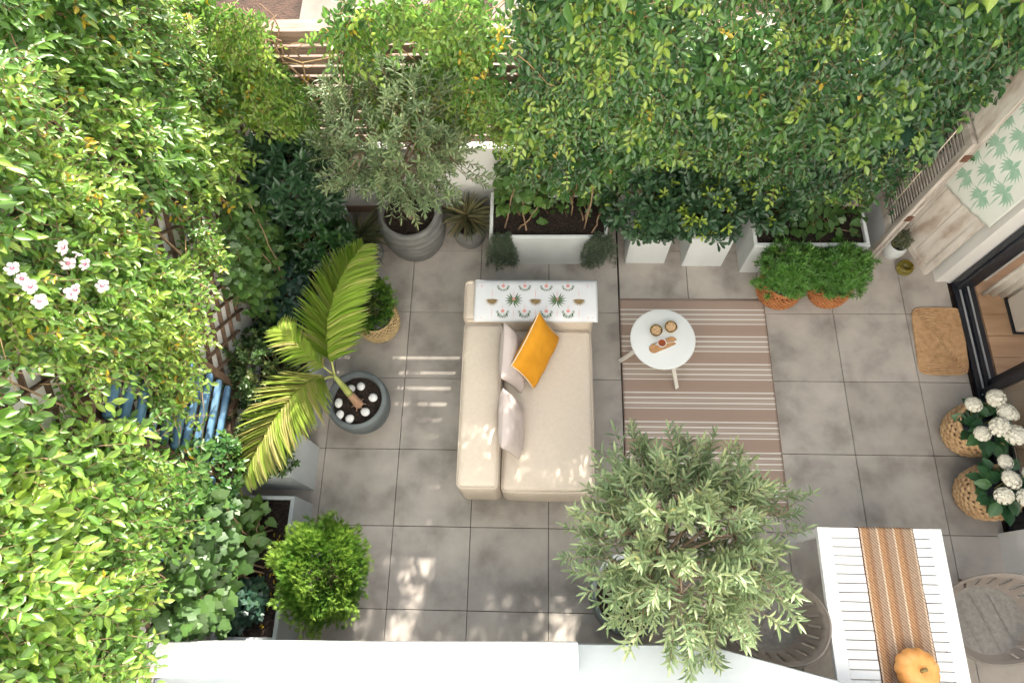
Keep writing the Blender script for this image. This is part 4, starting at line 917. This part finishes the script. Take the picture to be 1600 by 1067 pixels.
def blade(mb, fn, u, v, a, l, wd, bend=0.):
    pts = []
    for s, k in ((0,.3),(.5,1.),(1,0)):
        aa = a+bend*s; pts.append((u+l*s*math.cos(aa), v+l*s*math.sin(aa), wd*k/2, aa))
    L_ = [fn(p[0]-p[2]*math.sin(p[3]), p[1]+p[2]*math.cos(p[3])) for p in pts[:2]]; R_ = [fn(p[0]+p[2]*math.sin(p[3]), p[1]-p[2]*math.cos(p[3])) for p in pts[:2]]; tip = fn(pts[2][0], pts[2][1])
    mb.add(L_+R_+[tip], [(0,2,3,1),(1,3,4)])
TF = lambda u, v: tsurf(u, v, .004)
def motif(kind, u, v):
    a, b = MB(), MB()
    blade(b, TF, u, v-.095 if kind < 2 else v-.045, PI/2, .085 if kind < 2 else .04, .0035)
    if kind == 0:
        for q in range(13): blade(a, TF, u, v-.012, PI/2+(q-6)*.23, .062-.001*abs(q-6), .010)
    elif kind == 1:
        for q in range(13): blade(a, TF, u, v-.006, PI/2+(q-6)*.40, .072, .012, .25*(1 if q > 6 else -1))
        for q in range(6): blade(b, TF, u, v-.012, q*1.05, .016, .012)
    else:
        for q in range(13): blade(a, TF, u+.032*math.cos(PI*q/12), v+.030*math.sin(PI*q/12), PI*q/12+(.5 if q < 3 else -.5 if q > 9 else 0), .024, .007)
        for q in range(7): blade(b, TF, u, v+.004, q*.9, .017, .012)
    m_ = part('printed_motif', a, 'print_tan' if kind == 0 else 'print_green', th, world=True); part('printed_stalk', b, 'print_pink', m_, world=True)
for k in range(5): motif(k % 2, .135+.165*k, .333)
for k in range(4):
    motif(2, .135+.165*(k+.5), .205); motif(2, .135+.165*(k+.5), .415)
for k in range(5):
    a = MB(); blade(a, TF, .135+.165*k, .40, PI/2, .07, .0035); part('printed_stalk', a, 'print_pink', th, world=True)
for u in (.048, .056, .858, .866, .05-.03, .895):
    a = MB(); a.add([TF(u-.0014, .08), TF(u+.0014, .08), TF(u+.0014, .2), TF(u-.0014, .2), TF(u+.0014, TL[-1]-.03), TF(u-.0014, TL[-1]-.03)], [(0,1,2,3),(3,2,4,5)])
    part('printed_stripe', a, 'print_pink', th, world=True)

# ------------------------------------------------------------------ rug, coffee table and what is on it
rg = thing('rug', (2.415,-1.38,0), 'brown and cream striped rug under the round table', 'rug')
o = part('woven_cloth', MB().grid(lambda u, v: (1.805+u*1.228+.003*nz(v*6,u*3,.5), -.468-v*1.82+.002*nz(u*8,2.,v), .004+.0025*(1+nz(u*5,v*7,3.))*.5+.001), 40, 60), 'rug', rg, True, world=True); solid(o, .004, 1)
for side in (0, 1): part('edge_binding', MB().tube([(1.808+side*1.222, -.47-1.816*s, .0085) for s in np.linspace(0,1,12)], .0035, 6), 'plank_brown', rg, True, world=True)
tb = thing('coffee_table', (2.08,-1.0,0), 'small round white table with splayed cream legs on the striped rug', 'table')
part('tabletop', MB().lathe([(.001,.405),(.238,.405),(.249,.409),(.252,.416),(.249,.423),(.24,.427),(.001,.427)], 72), 'white_lacquer', tb, True, angle=40)
for a, ex, ey in ((0, -.295, -.045), (1, .165, -.27), (2, .16, .22)):
    l = math.hypot(ex, ey); ux, uy = ex/l, ey/l
    part('leg', MB().bar((ux*.10,uy*.10,.404), (ux*l,uy*l,.015), .030, .016, up=(0,0,1)), 'cream_leg', tb)
part('under_frame', MB().lathe([(.14,.385),(.14,.403),(.11,.403),(.11,.385)], 24), 'cream_leg', tb)
for (x, y, lb) in ((2.025,-.945,'amber glass bowl of roasted nuts left of the other bowl'), (2.14,-.915,'amber glass bowl of pale nuts right of the other bowl')):
    t = thing('nut_bowl', (x,y,.4275), lb, 'bowl', 'nut bowls on the round table')
    part('glass', MB().lathe([(.001,0),(.028,.001),(.044,.018),(.048,.042),(.045,.042),(.041,.02),(.026,.006),(.001,.005)], 32), 'amber_glass', t, True)
    nm = MB()
    nme = mesh_of(MB().rbox((0,0,0), (.014,.009,.007), .003, 2, 1), 'nut', 'nuts', True)
    part('nut_filling', MB().lathe([(.001,.006),(.022,.007),(.035,.02),(.037,.030),(.001,.034)], 20), 'nuts', t, True)
    for k in range(34):
        a = k*2.4; r = .036*math.sqrt((k+.5)/34)
        inst('nut', nme, Matrix.Translation((r*math.cos(a), r*math.sin(a), .0355+.003*rng.random())) @ Matrix.Rotation(rng.uniform(0,6),4,'Z') @ Matrix.Rotation(rng.uniform(-.5,.5),4,'X') @ Matrix.Scale(rng.uniform(.8,1.2),4), t)
wb = thing('serving_board', (2.075,-1.055,.4275), 'small oblong wooden board under the tea cup', 'board', rz=.42)
mb = MB(); pl = []
for k in range(32):
    a = 2*PI*k/32; pl.append((.078*(1 if math.cos(a) > 0 else -1)*(1 if abs(math.cos(a)) > 1e-6 else 0)+.036*math.cos(a), .036*math.sin(a)))
for zz, k in ((0,.96),(.004,1.),(.011,1.),(.0135,.97),(.0135,.86),(.0105,.82)): mb.v += [(x*(1-(1-k)*.5), y*k, zz) for x, y in pl]
for l in range(5): mb.f += [(l*32+i, l*32+(i+1)%32, (l+1)*32+(i+1)%32, (l+1)*32+i) for i in range(32)]
mb.f += [tuple(range(32))[::-1], tuple(range(160,192))]
part('board', mb, 'boardwood', wb)
tc = thing('tea_cup', (2.06,-1.058,.4382), 'white cup of dark tea on the small wooden board', 'cup')
part('cup', MB().lathe([(.001,0),(.018,0),(.021,.003),(.031,.03),(.034,.05),(.0325,.0515),(.030,.05),(.027,.028),(.018,.006),(.001,.005)], 36), 'porcelain', tc, True)
part('handle', MB().tube([(-.030,-.004,.042),(-.045,-.006,.040),(-.050,-.007,.028),(-.042,-.006,.016),(-.027,-.004,.014)], .0035, 7), 'porcelain', tc, True)
part('tea', MB().lathe([(.0285,.043),(.0295,.046),(.001,.0463)], 28), 'tea', tc)
sp = thing('tea_spoon', (2.11,-1.04,.441), 'small silver spoon lying on the wooden board', 'spoon', rz=.12)
part('handle', MB().tube([(-.025,0,.002),(.02,0,.003),(.055,0,.003)], [.002,.0016,.0022], 6), 'porcelain', sp, True)
part('bowl_of_spoon', MB().lathe([(.001,0),(.010,.001),(.012,.003),(.010,.004),(.001,.002)], 14, (.066,0,0), 1.3, .8), 'porcelain', sp, True)

# ------------------------------------------------------------------ dining table, runner, pumpkin, chairs
dt = thing('dining_table', (3.335,-2.92,0), 'white metal slatted dining table with woven runner across it', 'table')
X0, X1, Y0, Y1 = 2.94, 3.73, -2.44, -3.40
npl = 17; pw = (abs(Y1-Y0)-.02)/npl
sme = mesh_of(MB().cbox((0,0,0), (X1-X0-.165, pw-.0065, .02), .0015), 'slat', 'white_metal')
for k in range(npl):
    inst('slat', sme, Matrix.Translation((0, Y0-.01-pw*(k+.5)+2.92, .739)), dt)
for x, n_ in ((X0+.041, 'side_rail'), (X1-.041, 'side_rail')): part(n_, MB().cbox((x, (Y0+Y1)/2, .730), (.082, Y0-Y1, .04), .002), 'white_metal', dt, world=True)
for y in (Y0-.012, Y1+.012): part('end_rail', MB().cbox(((X0+X1)/2, y+(.0 if y > -3 else 0), .722), (X1-X0-.168, .022, .052), .002), 'white_metal', dt, world=True)
for x in (X0+.03, X1-.03):
    for y in (Y0-.03, Y1+.03): part('leg', MB().box((x, y, .354), (.05, .05, .708)), 'white_metal', dt, world=True)
rn = thing('table_runner', (3.376,-2.92,.75), 'orange and brown woven runner with pale stripes along the white table', 'runner')
def rsurf(u, v):
    y = -2.436-(v-.08)*1.03; z = .7515+.0015*(1+nz(u*3,v*9,1.))
    if v < .08: q = (.08-v)/.08; y = -2.4335+.003*nz(u*4,v*5,4.); z = .7515-.09*q
    return (3.201+u*.348+.003*nz(v*8,u,2.), y, z)
o = part('cloth', MB().grid(rsurf, 14, 60), 'runner', rn, True, world=True); solid(o, .003, 1)
pu = thing('pumpkin', (3.385,-3.27,.757), 'pale orange ribbed pumpkin on the woven runner', 'pumpkin')
part('flesh', MB().lathe([(.001,.012),(.04,.004),(.085,.012),(.118,.045),(.124,.075),(.112,.11),(.08,.135),(.045,.138),(.022,.128),(.001,.122)], 96, rfun=lambda t, z: 1+.10*abs(math.sin(5.5*t+.4))**.6-.06+.015*math.sin(3*t)), 'pumpkin', pu, True)
part('stalk', MB().tube([(0,0,.12),(.004,.004,.145),(.014,.012,.16)], [.013,.010,.012], 8), 'stalk', pu, True)

def chair(loc, rz, label):
    t = thing('patio_chair', loc, label, 'chair', 'taupe shell chairs', rz)
    NA, NR = 96, 16; a_, b_ = .285, .265                       # local +X is the front
    def sh(th, r):
        c, s_ = math.cos(th), math.sin(th); back = max(0, -c*.75+.35)/1.1; back = back*back*(3-2*back)
        rimz = .47+.30*back
        q = max(0, (r-.62)/.38); z = .42+(rimz-.42)*q**1.6-.018*(1-r*r)
        k = 1+.06*q*back
        return (a_*r*c*k, b_*r*s_*k, z)
    mb = MB()
    for i in range(NA):
        for j in range(NR+1): mb.v.append(sh(2*PI*i/NA, .04+.96*j/NR))
    for i in range(NA):
        th_ = 2*PI*(i+.5)/NA; back = -math.cos(th_) > -.15
        for j in range(NR):
            if back and 13 <= j <= 14 and i % 4 == 1: continue
            i2 = (i+1) % NA; mb.f.append((i*(NR+1)+j, i2*(NR+1)+j, i2*(NR+1)+j+1, i*(NR+1)+j+1))
    mb.f.append(tuple(i*(NR+1) for i in range(NA))[::-1])
    o = part('shell', mb, 'taupe', t, True); solid(o, .010, 0)
    part('rim', MB().tube([sh(2*PI*i/NA, 1.0) for i in range(NA)], .008, 8, True), 'taupe', t, True)
    def pad(u, v):
        th_, r = 2*PI*u, .79*v; x, y, z = sh(th_, r); y *= 1.0
        g_ = min(abs(x-q) for q in (-.11,.0,.11)); h = .030*(1-v**6)*(1-.55*math.exp(-(g_/.008)**2))
        return (x, y, z+.006+h)
    part('seat_pad', MB().grid(pad, 96, 34, True), 'padgrey', t, True)
    for sx in (-1,1):
        for sy in (-1,1): part('leg', MB().tube([(sx*.11,sy*.10,.40),(sx*.22,sy*.20,0.0)], [.017,.011], 10), 'legwood', t, True)
    part('under_frame', MB().box((0,0,.394), (.24,.22,.022)), 'frame_dark', t)
    return t
chair((4.07,-2.98,0), PI+.35, 'taupe shell chair with grey pad between the white table and the house wall')
chair((2.64,-2.99,0), 2.6, 'taupe shell chair with grey pad half hidden beneath the olive tree')

# ------------------------------------------------------------------ shutter, old panel with palm cloth, glass vase, mat
fs = thing('louvre_shutter', (3.96,.15,0), 'weathered wooden louvred shutter folded upright beside the planter', 'shutter')
H1 = 1.60
def fpart(n, c, d, mt='greywood', rx=0): return part(n, MB().box(c, d), mt, fs, world=True)
for y in (-.06, .355): fpart('stile', (3.965, y, H1/2), (.032, .05, H1))
for z in (.03, .43, H1-.035): fpart('rail', (3.965, .1475, z), (.030, .364, .07))
fpart('lower_panel', (3.965, .1475, .23), (.014, .362, .33), 'paleboard')
lme = mesh_of(MB().box((0,0,0), (.006,.362,.040)), 'slat', 'greywood')
for k in range(29): inst('slat', lme, Matrix.Translation((.005, -.0025, .485+k*.0375)) @ Matrix.Rotation(-.75,4,'Y'), fs)
part('tilt_rod', MB().tube([(3.938,.10,.50),(3.938,.10,1.54)], .005, 6), 'cord', fs, True, world=True)
fpart('folded_leaf', (4.008, .14, 1.05), (.020, .44, 2.1), 'oldwood'); fpart('edge_strip', (4.008, -.083, 1.05), (.012, .008, 2.1), 'greywood')
for z in (.68, 1.45): fpart('hinge', (3.99, -.088, z), (.05, .006, .07), 'rust')
op = thing('old_wooden_panel', (4.33,.07,0), 'whitewashed old plank panel leaning by the house wall under the palm cloth', 'panel')
Pt, Pn = np.array([.344,-.939,0]), np.array([-.939,-.344,0]); PO = np.array([4.225,.36,0]); PL_ = .63
def pbox(n, s0, s1, z0, z1, off, thk, mt):
    M = Matrix(((Pt[0],Pn[0],0,0),(Pt[1],Pn[1],0,0),(0,0,1,0),(0,0,0,1))); c = PO+Pt*(s0+s1)/2+Pn*off+np.array([0,0,(z0+z1)/2]); M.translation = Vector(c.tolist())
    return part(n, MB().box((0,0,0), (s1-s0, thk, z1-z0), M), mt, op, world=True)
for k in range(3): pbox('plank', .055+k*.175, .055+(k+1)*.175-.004, .06, 2.24, rng.uniform(-.002,.002), .018, 'oldwood')
for s in (0, PL_-.055): pbox('stile', s, s+.052, .0, 2.3, .004, .034, 'oldwood')
for z in (.0, 2.24): pbox('rail', .054, PL_-.057, z, z+.058, .004, .030, 'oldwood')
pc = thing('palm_cloth', (4.30,.10,1.5), 'white cloth printed with mint green palms hung over the old panel', 'cloth')
def csurf(s, z, off=0.): 
    q = PO+Pt*s+Pn*(.030+off+.006*math.sin(s*14+z*2)*(.5+.5*math.sin(z*3))); return (q[0], q[1], z)
zl = lambda s: .70+.16*s/.68+.012*abs(math.sin(s*30))
o = part('cloth', MB().grid(lambda u, v: csurf(-.02+u*.70, zl(u*.7)+(2.32-zl(u*.7))*v), 40, 40), 'palmcloth', pc, True, world=True); solid(o, .004, 0)
o = part('top_fold', MB().grid(lambda u, v: tuple(PO+Pt*(-.02+u*.70)+Pn*(.030-.07*v)+np.array([0,0,2.322])), 20, 3), 'palmcloth', pc, True, world=True); solid(o, .004, 0)
CF = lambda a, b: csurf(min(max(a,-.015),.675), min(max(b, zl(min(max(a,0),.7))+.004), 2.31), .004)
for r in range(7):
    for k in range(4):
        s = .07+k*.20+(.10 if r % 2 else 0)+rng.uniform(-.012,.012); z = .97+r*.19+rng.uniform(-.015,.015)
        if s > .62 or z < zl(s)+.10: continue
        mb = MB(); sc_ = rng.uniform(.9,1.15); tilt = rng.uniform(-.25,.25)
        blade(mb, CF, s, z, -PI/2+tilt, .17*sc_, .012, .15)
        for q in range(11):
            a = PI/2+(q-5)*.36; blade(mb, CF, s, z, a, .105*sc_, .036, -1.0*(1 if a < PI/2 else -1)*(1 if q != 5 else 0))
        part('printed_palm', mb, 'print_mint', pc, world=True)
gv = thing('glass_vase', (4.245,-.185,0), 'small round olive glass vase on the floor by the white pot', 'vase')
part('glass', MB().lathe([(.001,0),(.045,.001),(.066,.02),(.072,.045),(.064,.075),(.050,.088),(.047,.086),(.060,.072),(.067,.045),(.061,.022),(.04,.006),(.001,.006)], 40), 'olive_glass', gv, True)
part('rim_band', MB().tube([(.0485*math.cos(2*PI*i/32), .0485*math.sin(2*PI*i/32), .088) for i in range(32)], .0025, 6, True), 'amber_glass', gv, True)
dm = thing('jute_mat', (4.43,-.84,0), 'braided tan jute mat at the open door', 'mat')
for k in range(15):
    q = 1-(k+.5)/15; mb = MB(); n_ = 64; pts = []
    for i in range(n_):
        a = 2*PI*i/n_; c_, s_ = math.cos(a), math.sin(a); e = 7+4*q
        rr = 1/((abs(c_)**e+abs(s_)**e)**(1/e))
        pts.append((.203*q*rr*c_*(1+.025*s_)+.08*.302*q*rr*s_+.004*nz(k,i*.3), .302*q*rr*s_*(1-.05*c_*c_)+.004*nz(k+9,i*.3), .0085+.0012*math.sin(i*2.2+k)))
    part('braid', mb.tube(pts, .0108, 6, True), 'jute', dm, True)
